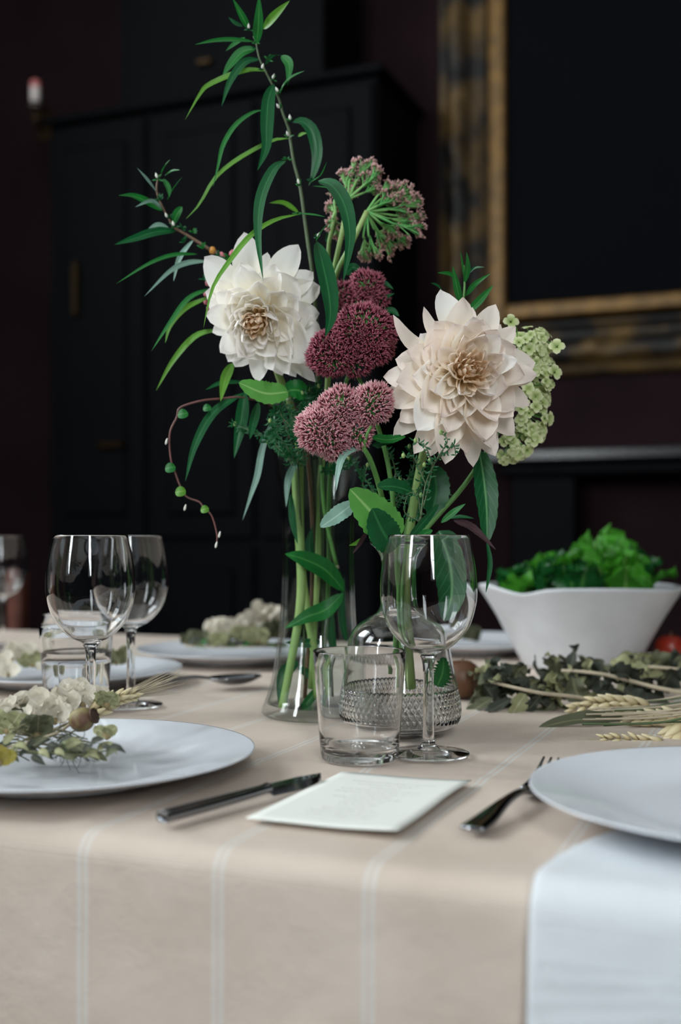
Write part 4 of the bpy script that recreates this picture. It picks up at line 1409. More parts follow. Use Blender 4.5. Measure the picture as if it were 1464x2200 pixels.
s3_.part('stem', tube([W(775, 660, 1.11), W(760, 760, 1.12), W(725, 900, 1.14), W(708, 1050, 1.155), W(706, 1250, 1.16), W(690, 1480, 1.16)], [.0016, .0022, .0022], 30, 8), M_stem_mid)
for pts, hw in (([(815, 655), (830, 640), (848, 630)], 6), ([(820, 600), (832, 612), (846, 622)], 6), ([(825, 665), (845, 668), (858, 680)], 7)):
    add_leaf(s3_, pts, hw, 1.10, 1.09, 'd')

# the tall sedum seen from below: branching green umbel with pink rim
s4_ = Thing('sedum', W(668, 1480, 1.15), 'tall sedum umbel seen from below with pink rim and bright green branches', 'sedum', 'sedum stems')
dU = 1.10
node = W(789, 454, dU); node2 = W(748, 428, dU + .005); node3 = W(721, 455, dU + .01)
away = V((.35, .75, .35))
s4_.part('stem', tube([node, W(755, 525, dU), W(721, 598, 1.11), W(712, 700, 1.125), W(700, 900, 1.14), W(688, 1050, 1.15), W(682, 1250, 1.15), W(668, 1480, 1.15)], [.0026, .0026, .003, .003], 34, 10), M_stem)
s4_.part('stem', tube([node2, W(735, 500, 1.105), W(716, 590, 1.115)], [.0022, .0026], 12, 8), M_stem)
s4_.part('stem', tube([node3, W(713, 495, 1.11), W(706, 540, 1.115), W(706, 640, 1.12)], [.0018, .0022], 12, 8), M_stem)
clusters = [(758, 358, 2), (785, 358, 2), (815, 372, 2), (742, 385, 2), (772, 386, 2), (795, 388, 2), (832, 396, 1), (852, 402, 1), (880, 415, 1), (893, 440, 1), (900, 468, 1), (893, 498, 1), (868, 520, 1), (840, 533, 1),
            (800, 543, 1), (780, 545, 1), (862, 448, 1), (868, 478, 1), (845, 495, 1), (722, 412, 3), (714, 445, 3), (716, 478, 3), (818, 515, 1), (832, 432, 1), (805, 405, 2), (724, 505, 3), (850, 425, 1), (760, 412, 2)]
brn, pts, drs = [], [], []
for cx, cy, nd_ in clusters:
    nb_ = {1: node, 2: node2, 3: node3}[nd_]
    e = W(cx, cy, dU + .018 + rnd(-.012, .016))
    midp = nb_.lerp(e, .55) - away * .004
    nodep = nb_.lerp(e, .62)
    brn.append(tube([nb_, midp, nodep], [.0014, .0009], 6, 6, caps=False))
    outw = ((e - node) * 8 + away * .6).normalized()
    for q in range(13):
        d = (outw + V((rnd(-1, 1), rnd(-1, 1), rnd(-1, 1))) * .75).normalized()
        tip = nodep.lerp(e, rnd(.6, 1.0)) + d * rnd(.004, .011)
        brn.append(tube([nodep.lerp(e, rnd(-.1, .5)), tip], [.0007, .0004], 2, 4, caps=False))
        pts.append(tip); drs.append(d)
        for z_ in range(2):
            tt = tip + V((rnd(-1, 1), rnd(-1, 1), rnd(-1, 1))) * .003
            brn.append(tube([nodep.lerp(tip, .6), tt], [.0005, .0003], 1, 4, caps=False))
            pts.append(tt); drs.append(d)
s4_.part('branches', join(*brn), M_sed_green, kind='stuff')
s4_.part('florets', spikes(pts, drs, .0042, .0008, 5, .6), M_sed_rim, kind='stuff')
for pts_, hw in (([(742, 590), (760, 575), (780, 590)], 10), ([(700, 520), (712, 500), (722, 478)], 8)):
    add_leaf(s4_, pts_, hw, 1.12, 1.11, 'd')

# ------------------------------------------------------------------ broad serrated leaves of the sedums
random.seed(17)
SL = [  # thing, path, half width, d0, d1, tone, shape, facing
    (s1_, [(858, 1158), (810, 1112), (752, 1050)], 44, .99, .965, 'l', 'ovate', (-.2, -1, .35)),
    (s1_, [(848, 1178), (822, 1140), (800, 1092)], 36, .975, .955, 'd', 'ovate', (.1, -1, .1)),  # darker leaf added in front, making the dark patch on the pale one
    (s1_, [(762, 1080), (725, 1108), (689, 1133)], 21, 1.0, .985, 'g', 'ovate', (-.2, -1, .5)),
    (s1_, [(888, 1058), (850, 1046), (811, 1046)], 23, 1.0, .98, 'd', 'ovate', (0, -1, .8)),
    (s1_, [(775, 960), (742, 976), (728, 1010), (723, 1054)], 10, .99, .975, 'g', 'lance', (-.6, -1, .3)),
    (s1_, [(800, 940), (835, 945), (872, 938)], 14, 1.0, 1.0, 'm', 'ovate', (0, -1, .9)),
    (s1_, [(800, 957), (820, 953), (850, 951)], 6, 1.01, 1.0, 'd', 'lance', None),
    (s2_, [(880, 1156), (912, 1120), (943, 1083)], 10, 1.0, .985, 'd', 'ovate', (.5, -1, .2)),
    (s2_, [(897, 1158), (912, 1147), (930, 1139)], 9, 1.0, .99, 'm', 'ovate', None),
    (s2_, [(948, 1123), (975, 1101), (1001, 1082)], 8, 1.0, .99, 'm', 'lance', None),
    (s2_, [(965, 1113), (992, 1110), (1020, 1114)], 4.5, 1.02, 1.01, 'd', 'lance', None),
    (s2_, [(975, 1117), (1015, 1134), (1067, 1182)], 11, 1.02, 1.0, 'p', 'lance', (.3, -1, .6)),
    (s2_, [(790, 1140), (775, 1165), (758, 1190)], 5, 1.02, 1.01, 'p', 'lance', None),
    (s2_, [(780, 1155), (765, 1168), (750, 1172)], 5, 1.02, 1.01, 'y', 'lance', None),
    (s3_, [(620, 842), (570, 845), (513, 822)], 27, 1.07, 1.05, 'l', 'ovate', (-.1, -1, .3)),
    (s3_, [(660, 845), (635, 838), (610, 842)], 24, 1.08, 1.07, 'm', 'ovate', (0, -1, .3)),
    (s2_, [(930, 1000), (938, 1055), (925, 1115)], 30, 1.06, 1.055, 'd', 'ovate', (.2, -1, 0)),
    (s2_, [(910, 1010), (890, 1050), (900, 1120)], 20, 1.07, 1.065, 'd', 'ovate', (-.3, -1, 0)),
]
for th, pts, hw, d0, d1, tone, shape, fc in SL:
    add_leaf(th, pts, hw, d0, d1, tone, shape, fold=.18, facing=fc, serr=.075 if hw > 8 else 0, wave=.05, n=27, k=3)
# large veined leaves hanging from the blush dahlia's stem
hy = Thing('hydrangea', W(868, 1400, 1.05), 'pale green panicle hydrangea behind the blush dahlia', 'hydrangea')
add_leaf(hy, [(1030, 968), (1040, 1030), (1046, 1095), (1047, 1166)], 27, 1.05, 1.03, 'v', 'ovate', .3, (.25, -1, .1), serr=.05, wave=.06, n=27, k=3)
add_leaf(hy, [(1046, 1160), (1053, 1205), (1050, 1240), (1044, 1275)], 6, 1.03, 1.03, 'd', 'lance')
add_leaf(hy, [(944, 1140), (968, 1200), (975, 1270), (958, 1338)], 42, 1.075, 1.06, 'v', 'ovate', .2, (.1, -1, .1), serr=.04, wave=.05, n=27, k=3)
hy.part('stem', tube([W(1112, 840, 1.07), W(1070, 930, 1.07), W(1000, 1040, 1.065), W(930, 1120, 1.055), W(884, 1185, 1.047), W(874, 1320, 1.045), W(868, 1400, 1.05)], [.0018, .0024, .0026], 30, 8), M_stem_mid)
def floret_geo(s):
    gs = []
    for k_ in range(4):
        a = PI / 2 * k_ + rnd(-.15, .15)
        e = V((math.cos(a), math.sin(a), 0))
        gs.append(leaf([e * .0006, e * s * .55 + V((0, 0, s * .22)), e * s + V((0, 0, s * .12))], s * .46, (0, 0, 1), .12, 5, 'oval', k=1))
    return join(*gs)
random.seed(9)
fl = [floret_geo(.0062) for _ in range(4)]
fmesh = []
for g in fl:
    me = bpy.data.meshes.new('floret'); me.from_pydata([tuple(v) for v in g[0]], [], g[1])
    lay = me.uv_layers.new(name='UVMap'); q = 0
    for f in g[1]:
        for i in f:
            lay.data[q].uv = g[2][i]; q += 1
    me.polygons.foreach_set('use_smooth', [True] * len(me.polygons)); me.materials.append(M_hyd)
    fmesh.append(me)
def floret(p, dr, s=1.0):
    o = bpy.data.objects.new('floret', random.choice(fmesh)); COL.objects.link(o)
    o.parent = hy.o
    o.location = p - hy.loc
    qn = dr.to_track_quat('Z', 'Y'); o.rotation_mode = 'QUATERNION'
    o.rotation_quaternion = qn
    o.scale = (s, s, s)
stalks = []
lobes = [(1128, 765, 48, 34), (1145, 740, 38, 20), (1135, 830, 52, 40), (1130, 890, 50, 40), (1110, 945, 44, 34), (1090, 965, 26, 12), (1160, 790, 28, 14), (1145, 925, 22, 12), (1155, 860, 24, 12)]
for cx, cy, r, n in lobes:
    c = W(cx, cy, 1.075)
    for i in range(n):
        v = V((rnd(-.5, 1), rnd(-1, .5), rnd(-1, 1))).normalized()
        p = c + v * r * 1.075 / F * rnd(.75, 1.05)
        floret(p, (v + V((.1, -.5, .2))).normalized(), rnd(.75, 1.25))
        if i % 2 == 0: stalks.append(tube([c - v * .002, p], [.0006, .0004], 2, 4, caps=False))
for cx, cy, sx, sy in ((1098, 692, 1112, 725), (1197, 745, 1150, 735), (1192, 800, 1160, 800), (1150, 945, 1125, 940)):
    p = W(cx, cy, 1.06); stalks.append(tube([W(sx, sy, 1.07), W((cx + sx) / 2 + 5, (cy + sy) / 2 - 5, 1.065), p], [.0006, .0005], 8, 5, caps=False))
    floret(p, V((rnd(-.3, .5), -1, .3)).normalized(), 1.3)
hy.part('flower_stalks', join(*stalks), M_stem_mid, kind='stuff')

# ------------------------------------------------------------------ wiry sprigs with tiny curled leaves
def sprig(name_label, base, paths, density, seedv, leaf_px=11):
    random.seed(seedv)
    th = Thing('wiry_sprig', base[0], name_label, 'sprig', 'wiry sprigs')
    st, lv, bd = [], [], []
    for pts, d in paths:
        P_ = spline([W(x, y, d + rnd(-.008, .008)) for x, y in pts], 24)
        st.append(tube(P_, [.0007, .0004], raw=True, seg=5))
        for i in range(1, 25):
            for _ in range(density):
                p = P_[i]
                a = rnd(0, 6.28); l = leaf_px * d / F * rnd(.6, 1.5)
                e = V((math.cos(a), rnd(-.6, .3), math.sin(a))).normalized()
                c2_ = V((rnd(-.6, .6), 0, rnd(-.2, .9)))
                lv.append(leaf([p, p + e * l * .6, p + e * l * .9 + c2_ * l * .45], 1.9 * d / F, (0, -1, .3), .3, 4, 'lance', k=1))
        if rnd(0, 1) < .8:
            bd.append(xform(lathe([(0, -.002), (.0014, -.001), (.0017, .001), (.0008, .0025), (0, .003)], 8), Matrix.Translation(P_[-1])))
    th.part('stem', join(tube(base, [.0012, .001], 20, 6), *st), M_stem_dark)
    th.part('tiny_leaves', join(*lv), G_dark, kind='stuff')
    for b_ in bd: th.part('bud', b_, M_stem)
    return th
sprig('wiry sprig of tiny curled leaves spilling from the tall vase', [W(640, 1000, 1.12), W(650, 1200, 1.13), W(655, 1470, 1.13)],
      [([(640, 1000), (640, 930), (620, 880), (596, 840)], 1.085), ([(645, 960), (650, 900), (640, 860), (625, 830)], 1.085), ([(640, 980), (665, 900), (680, 850), (685, 830)], 1.09),
       ([(630, 1000), (600, 960), (560, 935), (505, 912)], 1.09), ([(640, 1000), (610, 950), (585, 930), (575, 950)], 1.085), ([(650, 940), (610, 900), (600, 880), (590, 890)], 1.08),
       ([(660, 960), (670, 890), (655, 850), (665, 838)], 1.09), ([(650, 1000), (620, 960), (640, 940), (610, 930)], 1.085), ([(690, 1010), (720, 1010), (740, 1000), (760, 990)], 1.10), ([(655, 990), (640, 900), (660, 870), (650, 845)], 1.08), ([(625, 990), (590, 950), (600, 920), (580, 905)], 1.08)], 5, 41, 13)
sprig('wiry dark sprig with round buds in front of the blush dahlia', [W(905, 1110, 1.02), W(880, 1200, 1.04), W(866, 1420, 1.04)],
      [([(905, 1110), (915, 1040), (940, 985), (962, 948), (948, 930)], .955), ([(930, 1000), (915, 960), (893, 948)], .955), ([(915, 1040), (890, 985), (867, 980)], .96), ([(935, 990), (960, 970), (975, 955), (980, 978)], .955),
       ([(910, 1090), (925, 1030), (928, 1000), (924, 990)], .975), ([(905, 1110), (900, 1060), (905, 1030), (912, 1000)], .98), ([(900, 1120), (870, 1100), (880, 1060), (905, 1065)], .99)], 1, 43, 10)
sprig('dark tangled sprig filling the gap between vase and carafe', [W(840, 1080, 1.05), W(850, 1200, 1.045), W(855, 1430, 1.04)],
      [([(830, 1100), (800, 1050), (770, 1010), (750, 985)], 1.05), ([(840, 1080), (850, 1020), (840, 980), (820, 960)], 1.05), ([(840, 1090), (870, 1040), (890, 1000), (880, 960)], 1.05), ([(860, 1130), (850, 1090), (870, 1060), (860, 1030)], 1.045),
       ([(830, 1100), (790, 1080), (780, 1040), (790, 1000)], 1.055), ([(880, 1140), (900, 1090), (940, 1080), (960, 1050)], 1.06)], 2, 47, 12)

# ------------------------------------------------------------------ stems and leaves standing in the vase's water
random.seed(23)
iv = Thing('leafy_stem', W(606, 1522, 1.12), 'thick pale green stem with long leaves standing in the vase water', 'stem')
iv.part('stem', tube([W(634, 985, 1.13), W(640, 1100, 1.13), W(648, 1240, 1.13), W(642, 1330, 1.13), W(622, 1440, 1.125), W(606, 1522, 1.12)], [.0042, .0046, .0046, .004, .004], 30, 12), M_stem)
for pts, hw, tone, d0, d1 in [([(740, 1270), (700, 1225), (650, 1200), (612, 1190)], 22, 'm', 1.135, 1.115), ([(738, 1275), (700, 1310), (660, 1325), (612, 1350)], 19, 'm', 1.135, 1.115),
                              ([(690, 1380), (650, 1382), (614, 1380)], 10, 'd', 1.15, 1.14), ([(640, 985), (620, 1030), (615, 1090)], 8, 'g', 1.12, 1.115), ([(625, 1060), (630, 1120), (640, 1170)], 8, 'd', 1.12, 1.12),
                              ([(640, 1420), (610, 1450), (598, 1510)], 14, 'd', 1.14, 1.12), ([(690, 1470), (660, 1510), (640, 1528)], 10, 'm', 1.15, 1.14), ([(670, 1210), (665, 1170), (672, 1130)], 10, 'd', 1.14, 1.14),
                              ([(720, 1420), (712, 1360), (715, 1300)], 9, 'd', 1.16, 1.15), ([(745, 1380), (735, 1320), (740, 1240)], 8, 'd', 1.16, 1.16), ([(640, 1430), (665, 1450), (690, 1465)], 9, 'd', 1.15, 1.15)]:
    add_leaf(iv, pts, hw, d0, d1, tone, 'lance', fold=.2, facing=(rnd(-.2, .2), -1, rnd(0, .3)), n=16)
iw = Thing('flower_stalk', W(724, 1218, 1.14), 'thin bright green cut stem hanging in the vase water', 'stem')
iw.part('stem', tube([W(690, 1000, 1.14), W(698, 1100, 1.14), W(724, 1218, 1.14)], [.0018, .002], 12, 8), M_stem_mid)
iw.part('cut_end', tube([W(723.5, 1215, 1.14), W(725, 1222, 1.14)], .0021, 2, 8), M_straw)
# a leaflet with toothed lobes inside the carafe
random.seed(29)
cl = Thing('fern_leaf', W(945, 1480, 1.045), 'small toothed green leaf floating in the carafe', 'leaf')
cl.part('blade', leaf([W(940, 1475, 1.045), W(952, 1445, 1.045), W(955, 1412, 1.045)], .010, (0, -1, .1), .1, 36, 'ovate', serr=.35, teeth=9), G_mid)

# ------------------------------------------------------------------ dried bouquet on the plate
random.seed(51)
def ear(name, label, pts, d, hw, n, group, awn=0, stem_to=None, cat='grain ear', awn_n=0):
    """cereal ear: stalk and overlapping husked grains in rows"""
    P_ = [p if isinstance(p, V) else W(p[0], p[1], d) for p in pts]
    th = Thing(name, P_[0], label, cat, group)
    S = spline(P_, n)
    th.part('stalk', tube(([stem_to] if stem_to is not None else []) + P_, [.0012, .0008], 16, 6), M_straw)
    g = smooth_prof([(0, 0), (.30, .12), (.42, .38), (.30, .72), (.08, 1.0), (0, 1.02)], 8)
    base = lathe(g, 7)
    base = (base[0], base[1], [((v.x + .5), v.z) for v in base[0]])
    me = None
    for i in range(n):
        p = S[i]; tg = (S[i + 1] - S[i]).normalized()
        up = V((0, 0, 1)); sd = tg.cross(up).normalized(); nn = sd.cross(tg)
        for s in (0, 1, 2):
            an = 2 * PI * (s / 3 + (i % 2) / 6) + rnd(-.2, .2)
            o_ = (sd * math.cos(an) + nn * math.sin(an))
            dr = (tg + o_ * rnd(.35, .6)).normalized()
            if me is None:
                gr = th.part('grain', base, M_grain, local=True); me = gr.data
            else:
                gr = bpy.data.objects.new('grain', me); COL.objects.link(gr); gr.parent = th.o
            gr.location = p + o_ * hw * .25 - th.loc
            gr.rotation_mode = 'QUATERNION'; gr.rotation_quaternion = dr.to_track_quat('Z', 'Y')
            sc_ = hw * rnd(1.5, 1.9) * (1 - .35 * i / n)
            gr.scale = (sc_ * .62, sc_ * .5, sc_)
    if awn:
        aw = []
        for i in range(awn_n):
            k_ = int(rnd(0, n)); p = S[k_]; tg = (S[k_ + 1] - S[k_]).normalized()
            e = V((rnd(-1, 1), rnd(-1, 1), rnd(-.8, 1))) * .17
            q = S[-1] + (tg + e) * awn * rnd(.5, 1.0)
            aw.append(tube([p, p.lerp(q, .5) + e * .006, q], [.00035, .00022, .0001], 6, 4, caps=False))
        th.part('awns', join(*aw), M_straw, kind='stuff')
    return th
rye0, rye1 = W(196, 1533, .90), W(292, 1492, .92)
ear('rye_ear', 'dried bearded rye ear with long awns pointing at the vase', [rye0, rye0.lerp(rye1, .5) + V((0, 0, .003)), rye1], .9, .0072, 11, 'dried grain ears', awn=.045, awn_n=46, stem_to=W(60, 1590, .87))

po = W(176, 1546, .87)
pp_ = Thing('poppy_pod', po, 'dried olive poppy pod with dark crown on the plate', 'seed pod')
Mx = Matrix.Translation(po) @ V((.9, -.25, .3)).to_track_quat('Z', 'Y').to_matrix().to_4x4()
pp_.part('capsule', xform(lathe(smooth_prof([(0, -.0095), (.004, -.0092), (.0082, -.005), (.0092, .0005), (.0075, .006), (.0042, .009), (0, .0092)], 18), 28, rfun=lambda r, z, a, j: r * (1 + .03 * math.cos(9 * a))), Mx), M_poppy)
pp_.part('crown', xform(lathe([(0, .0085), (.004, .0088), (.0062, .0105), (.006, .0118), (.003, .0108), (0, .0112)], 20, rfun=lambda r, z, a, j: r * (1 + .12 * math.cos(9 * a))), Mx), simple('poppy_crown', lin(70, 48, 38), .7))
pp_.part('stem', tube([Mx @ V((0, 0, -.009)), W(120, 1575, .855), W(40, 1600, .85), W(-40, 1610, .85)], [.0012, .0014], 14, 6), M_straw)

ng = W(153, 1607, .83)
n_ = Thing('nigella_pod', ng, 'dried green nigella pod in a nest of dark wiry bracts', 'seed pod')
Mn = Matrix.Translation(ng) @ V((.5, -.8, .2)).to_track_quat('Z', 'Y').to_matrix().to_4x4()
n_.part('capsule', xform(lathe(smooth_prof([(0, -.008), (.006, -.005), (.0078, 0), (.006, .005), (.0025, .008), (0, .0085)], 14), 25, rfun=lambda r, z, a, j: r * (1 + .09 * math.cos(5 * a))), Mn), simple('nigella', lin(128, 132, 88), .6, var_col=lin(84, 92, 58), scale=80))
br_ = []
for i in range(70):
    v = V((rnd(-1, 1), rnd(-1, .3), rnd(-.7, 1))).normalized()
    a_ = ng + V((rnd(-.006, .006), rnd(0, .006), rnd(-.004, .004)))
    l = rnd(.010, .019)
    c_ = V((rnd(-1, 1), rnd(-1, 1), rnd(-1, 1))) * .005
    br_.append(tube([a_, a_ + v * l * .6 + c_, a_ + v * l + V((.004, 0, -.003))], [.0004, .0002], 5, 4, caps=False))
n_.part('bracts', join(*br_), simple('dark_bract', lin(52, 58, 44), .7), kind='stuff')
n_.part('stem', tube([ng, W(90, 1618, .835), W(0, 1612, .84), W(-50, 1610, .84)], [.001, .001], 12, 6), simple('dry_green_stem', lin(110, 112, 78), .7))

def dry_flower(px, py, d, label, n, size, mat, spread=1.0, group='dried blossoms', cat='dried flower', up=.6):
    c = W(px, py, d)
    th = Thing('dried_blossom', c, label, cat, group)
    for i in range(n):
        a = 2 * PI * i / n + rnd(-.4, .4)
        e = V((math.cos(a) * spread, math.sin(a) * .6 * spread, up + rnd(-.3, .4))).normalized()
        l = size * rnd(.7, 1.2)
        th.part('petal', leaf([c, c + e * l * .55 + V((0, 0, l * .1)), c + e * l + V((rnd(-.2, .2), rnd(-.2, .2), rnd(-.1, .3))) * l * .4], size * .42, (rnd(-.5, .5), -1, rnd(-.2, .8)), .2, 8, 'oval', wave=.35, k=2), mat)
    th.part('heart', shift(lathe(smooth_prof([(0, -.003), (.003, -.001), (.003, .002), (0, .004)], 6), 8), c), M_grain)
    return th
for px, py, d, n, s in ((98, 1542, .89, 8, .019), (140, 1522, .90, 8, .019), (178, 1512, .91, 8, .017), (40, 1555, .88, 7, .017), (205, 1508, .915, 6, .014), (70, 1528, .90, 8, .020), (118, 1550, .885, 8, .018), (20, 1540, .89, 8, .018), (160, 1500, .915, 7, .017)):
    dry_flower(px, py, d, 'papery cream blossom in the dried bouquet beside the poppy pod', n, s, G_cream)
dry_flower(16, 1572, .87, 'pale green papery blossom in the dried bouquet', 8, .018, G_drypale)
dry_flower(-2, 1640, .80, 'yellow-olive dried flower at the edge of the plate', 7, .012, leaf_mat('dried_yellow', lin(150, 138, 60), lin(160, 150, 90), rough=.7))
dry_flower(80, 1580, .86, 'olive green dried blossom under the poppy pod', 9, .016, G_dry)
dry_flower(230, 1515, .90, 'fluffy olive dried blossom behind the rye ear', 12, .013, G_drypale)
dry_flower(48, 1545, .885, 'small olive dried blossom beside the cream ones', 6, .012, G_dry)
dry_flower(230, 1582, .84, 'tiny tan husk with white wing lying on the plate', 4, .010, G_drypale)
lt = Thing('dried_leaf_sprig', W(-20, 1620, .83), 'sprig of small flat pale olive leaves lying across the plate', 'sprig')
lt.part('stem', tube([W(-40, 1622, .83), W(60, 1615, .825), W(160, 1622, .815), W(235, 1612, .81)], [.0012, .0006], 16, 6), simple('olive_stem', lin(96, 98, 66), .7))
for i in range(60):
    t_ = (i % 30) / 29 if i < 58 else rnd(0, 1)
    x = -10 + 245 * t_; y = 1612 + 14 * math.sin(i * 2.3); d = .83 - .02 * t_ + .012 * math.cos(i)
    a = rnd(-.5, .5) + (1.2 if i % 2 else -1.2)
    l = rnd(26, 46)
    q = (x + math.cos(a * .5) * l, y + math.sin(a * .8) * l * .5)
    lt.part('leaf', leaf([W(x, y, d), W((x + q[0]) / 2, (y + q[1]) / 2 - 4, d - .004), W(q[0], q[1], d - .006)], rnd(5.5, 9) * d / F, (rnd(-.4, .4), -1, rnd(.3, 1)), .3, 8, 'lance', wave=.2, twist=rnd(-1, 1)), random.choice([G_dry, G_drypale, G_dry, G_dry2]))
gs = []
for i in range(60):
    x, y = rnd(0, 150), rnd(1565, 1615); d = rnd(.84, .87)
    a = rnd(-.4, .6); l = rnd(25, 60)
    gs.append(tube([W(x, y, d), W(x + math.cos(a) * l * .5, y - math.sin(a) * l * .5 - 3, d), W(x + math.cos(a) * l, y - math.sin(a) * l, d)], [.0007, .0004], 5, 4))
st_ = mesh_obj('dried_grass', *join(*gs), None) if False else None
gg = join(*gs)
sg = mesh_obj('dried_grass', gg[0], gg[1], simple('dry_grass', lin(104, 100, 70), .8, var=.4), None, True)
tag(sg, 'tangle of dry grass stalks in the bouquet on the plate', 'dried grass', kind='stuff')

# blossoms on the far plates
FADE = {G_cream.name: 'faded cream', G_drypale.name: 'faded pale green', G_dry.name: 'faded olive'}
random.seed(61)
for px, py, d, s, m_ in ((40, 1418, 1.40, .026, G_cream), (0, 1432, 1.38, .022, G_cream), (70, 1430, 1.39, .02, G_drypale), (250, 1425, 1.40, .022, G_drypale), (18, 1450, 1.36, .018, G_cream), (110, 1440, 1.37, .018, G_cream)):
    dry_flower(px, py, d, FADE[m_.name] + ' blossom on the plate behind the water tumbler', 7, s, m_, group='blossoms on the plate behind the tumbler')
for px, py, d, s, m_ in ((575, 1332, 1.66, .030, G_cream), (540, 1345, 1.66, .026, G_cream), (465, 1362, 1.66, .026, G_cream), (500, 1358, 1.64, .024, G_cream), (520, 1372, 1.62, .022, G_drypale), (425, 1378, 1.64, .018, G_dry), (470, 1382, 1.60, .02, G_drypale), (590, 1365, 1.64, .024, G_dry), (555, 1378, 1.60, .022, G_drypale), (400, 1382, 1.62, .014, G_dry)):
    dry_flower(px, py, d, FADE[m_.name] + ' blossom on the plate behind the vase', 8, s, m_, group='blossoms on the plate behind the vase')
th = Thing('dried_leaf_sprig', W(600, 1388, 1.6), 'olive dried sprig among the blossoms behind the vase', 'sprig')
th.part('stem', tube([W(600, 1388, 1.6), W(500, 1390, 1.6), W(400, 1388, 1.6)], .0015, 12, 6), M_straw)
for i in range(24):
    x = 400 + 8.5 * i; l = rnd(18, 40); a = rnd(-.4, .4)
    th.part('leaf', leaf([W(x, 1388, 1.6), W(x + l * .5, 1380 - a * 20, 1.6), W(x + l, 1384 - a * 30, 1.6)], 6 * 1.6 / F, (rnd(-.4, .4), -1, .6), .2, 6), random.choice([G_dry, G_dry2, G_mid]))
dry_flower(1010, 1372, 1.78, 'faded olive blossom on the plate behind the salad bowl', 7, .025, G_dry)

# ------------------------------------------------------------------ dried branches and wheat in front of the bowl
random.seed(71)
def dry_branch(label, path, d, leaves, mats, width=.0025, group='dried leafy branches', extra=26):
    P_ = [W(x, y, dd) for (x, y), dd in zip(path, d)]
    th = Thing('dried_branch', P_[-1], label, 'dried branch', group)
    th.part('stem', tube([p + V((0, -.02, .004)) for p in P_], [width * .7, width], 24, 8), M_straw)
    for (pts, hw, tone, dd) in leaves:
        th.part('leaf', leaf(pxpath(pts, dd, dd - rnd(-.015, .02)), hw * dd / F, (rnd(-.5, .5), -1, rnd(.1, .9)), rnd(.3, 1.0), 14, 'ovate', wave=.4, twist=rnd(-2.2, 2.2), k=3), tone)
    # more small crumpled leaves all along the twig
    S_ = spline(P_, 40)
    for i in range(extra):
        p = S_[int(rnd(0, 30))]
        a = rnd(0, 6.28); l = rnd(.018, .034)
        e = V((math.cos(a), rnd(-.7, .5), math.sin(a) * .6 + .05)).normalized()
        q = p + e * l
        q.z = max(q.z, T + .005)
        g = leaf([p, p.lerp(q, .5) + V((rnd(-.3, .3), rnd(-.3, .3), rnd(0, .5))) * l * .5, q], rnd(.006, .011), (rnd(-.8, .8), -1, rnd(-.2, 1)), rnd(.2, 1.2), 10, 'ovate', wave=.5, twist=rnd(-2.5, 2.5), k=3)
        th.part('leaf', g, random.choice([G_dry2, G_dry2, G_dry, G_drypale]))
    return th
K, Q, O = G_dry2, G_drypale, G_dry
dry_branch('dried branch with dark olive leaves and pale stem nearest the carafe', [(1050, 1468), (1100, 1480), (1158, 1492), (1230, 1500), (1330, 1520), (1470, 1530)], [1.22, 1.2, 1.19, 1.19, 1.2, 1.22],
    [([(1070, 1480), (1050, 1440), (1040, 1415)], 16, O, 1.22), ([(1060, 1475), (1030, 1450), (1005, 1440)], 16, O, 1.23), ([(1080, 1480), (1110, 1440), (1140, 1448)], 24, K, 1.24), ([(1065, 1480), (1090, 1520), (1110, 1535)], 16, K, 1.20),
     ([(1050, 1475), (1020, 1490), (1005, 1515)], 14, O, 1.22), ([(1130, 1490), (1110, 1520), (1095, 1545)], 18, Q, 1.18), ([(1160, 1495), (1140, 1520), (1105, 1540)], 12, K, 1.17), ([(1090, 1480), (1070, 1430), (1075, 1420)], 14, K, 1.23),
     ([(1150, 1490), (1200, 1520), (1260, 1530)], 14, O, 1.2), ([(1200, 1500), (1160, 1530), (1080, 1540)], 12, O, 1.19), ([(1100, 1500), (1050, 1530), (1000, 1550)], 12, K, 1.18), ([(1040, 1470), (1060, 1505), (1050, 1540)], 16, K, 1.2),
     ([(1060, 1500), (1020, 1525), (1008, 1545)], 13, O, 1.19), ([(1100, 1480), (1130, 1470), (1170, 1480)], 14, K, 1.23)], None)
dry_branch('dried branch with curling leaves lying before the white bowl', [(1200, 1444), (1240, 1446), (1294, 1453), (1350, 1467), (1400, 1480), (1480, 1495)], [1.3, 1.29, 1.28, 1.27, 1.26, 1.26],
    [([(1215, 1450), (1190, 1420), (1165, 1412)], 17, K, 1.31), ([(1220, 1448), (1235, 1410), (1243, 1388), (1222, 1386)], 12, K, 1.30), ([(1215, 1452), (1180, 1455), (1160, 1478)], 18, O, 1.31), ([(1230, 1455), (1245, 1495), (1290, 1510)], 24, O, 1.25),
     ([(1290, 1460), (1300, 1490), (1350, 1500)], 22, K, 1.27), ([(1360, 1470), (1390, 1490), (1430, 1500)], 24, K, 1.26), ([(1370, 1460), (1340, 1430), (1310, 1425)], 18, Q, 1.30), ([(1360, 1465), (1380, 1440), (1395, 1425)], 16, Q, 1.31),
     ([(1205, 1448), (1185, 1480), (1190, 1500)], 18, O, 1.29), ([(1400, 1480), (1350, 1440), (1370, 1405)], 17, Q, 1.32), ([(1420, 1485), (1440, 1450), (1470, 1430)], 24, K, 1.30), ([(1215, 1445), (1230, 1425), (1200, 1405)], 13, O, 1.32),
     ([(1205, 1450), (1160, 1440), (1150, 1405)], 10, K, 1.3), ([(1310, 1455), (1270, 1430), (1300, 1420)], 13, O, 1.3), ([(1250, 1460), (1210, 1490), (1180, 1485)], 17, K, 1.28), ([(1340, 1480), (1380, 1505), (1440, 1510)], 20, K, 1.24)], None)
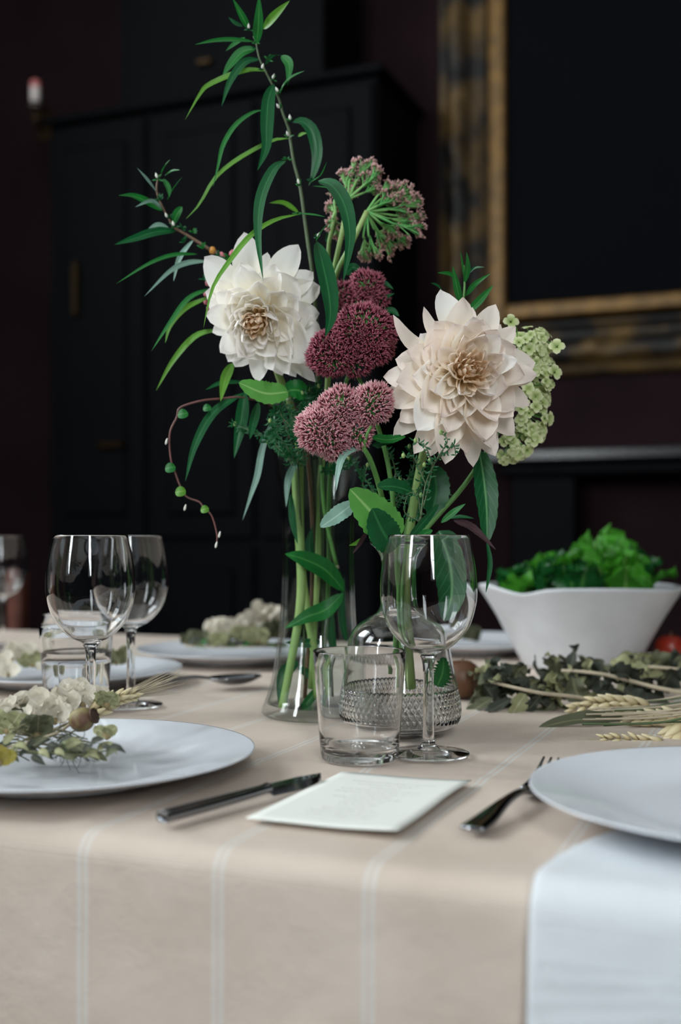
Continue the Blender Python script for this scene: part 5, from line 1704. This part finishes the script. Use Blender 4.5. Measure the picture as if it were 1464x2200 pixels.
dry_branch('thin dried branch with pale husks at the bowl\'s foot', [(1370, 1435), (1420, 1438), (1480, 1446)], [1.38, 1.37, 1.36],
    [([(1380, 1436), (1350, 1415), (1325, 1420)], 14, Q, 1.38), ([(1400, 1440), (1390, 1420), (1360, 1405)], 14, Q, 1.38), ([(1440, 1440), (1450, 1420), (1480, 1415)], 22, K, 1.36), ([(1430, 1440), (1400, 1450), (1390, 1470)], 10, Q, 1.36),
     ([(1320, 1440), (1290, 1435), (1260, 1440)], 10, O, 1.38), ([(1450, 1450), (1430, 1470), (1420, 1490)], 10, Q, 1.33)], None, .002)
dl = Thing('dried_leaf', W(1344, 1548, 1.10), 'single long dark olive dried leaf lying before the wheat', 'leaf')
dl.part('blade', leaf([W(1345, 1543, 1.11), W(1290, 1545, 1.095), W(1230, 1548, 1.09), W(1156, 1564, 1.08)], 19 * 1.1 / F, (.1, -.8, 1), .35, 18, 'ovate', wave=.1, k=3), O)
dl.part('stalk', tube([W(1344, 1543, 1.11), W(1400, 1552, 1.12), W(1470, 1556, 1.13)], .0009, 8, 6), M_straw)
GE = 'dried grain ears'
ear('wheat_ear', 'pale dried wheat ear lying above the long dark leaf', [(1395, 1524), (1340, 1514), (1294, 1512), (1225, 1528)], 1.15, .0110, 13, GE, stem_to=W(1480, 1515, 1.17))
ear('wheat_ear', 'fat dried wheat ear with spreading husks beside the white napkin plate', [(1480, 1556), (1440, 1552), (1400, 1550), (1358, 1552)], 1.09, .0130, 11, GE, awn=.012, awn_n=20)
ear('wheat_ear', 'slender green-tan wheat ear lying on the bare cloth', [(1425, 1597), (1380, 1595), (1330, 1590), (1290, 1590)], 1.015, .0080, 8, GE, awn=.02, awn_n=10, stem_to=W(1480, 1600, 1.02))
ear('wheat_ear', 'wheat ear with wide open husks at the end of the bunch', [(1475, 1560), (1455, 1580), (1443, 1600)], 1.03, .0135, 6, GE, stem_to=W(1500, 1540, 1.05))
ss = []
for i in range(16):
    y = rnd(1500, 1560); d = 441 / (y - HZ + 30)
    ss.append(([W(1480, y - rnd(0, 14), d), W(1400, y, d), W(rnd(1250, 1340), y + rnd(0, 8), d)], rnd(.0006, .0011)))
for P_, r in ss:
    o = mesh_obj('straw', *tube(P_, r, 10, 6)[:2], random.choice([M_straw, M_stem_dark, M_straw]), None, True)
    tag(o, 'thin dry straw in the bunch before the white bowl', 'straw', 'straws in the dried bunch')

def fruit(name, c, r, mat, label, cat):
    th = Thing(name, c, label, cat)
    th.part('flesh', lathe(smooth_prof([(0, .12), (.25, .02), (.62, .1), (.98, .75), (.9, 1.35), (.5, 1.72), (.2, 1.68), (0, 1.55)], 20), 28), mat, local=True).scale = (r, r, r)
    th.part('stalk', tube([(0, 0, 1.5 * r), (.1 * r, 0, 2.0 * r)], .0012, 4, 6), M_twig, local=True)
p_ = W(992, 0, 1.27); fruit('apple', V((p_.x, p_.y, T + .0022)), .023, M_apple, 'small russet apple behind the carafe beside the dried leaves', 'apple')
p_ = W(1440, 0, 1.62); fruit('apple', V((p_.x, p_.y, T + .0022)), .022, M_red, 'red apple behind the dried branches beside the bowl', 'apple')
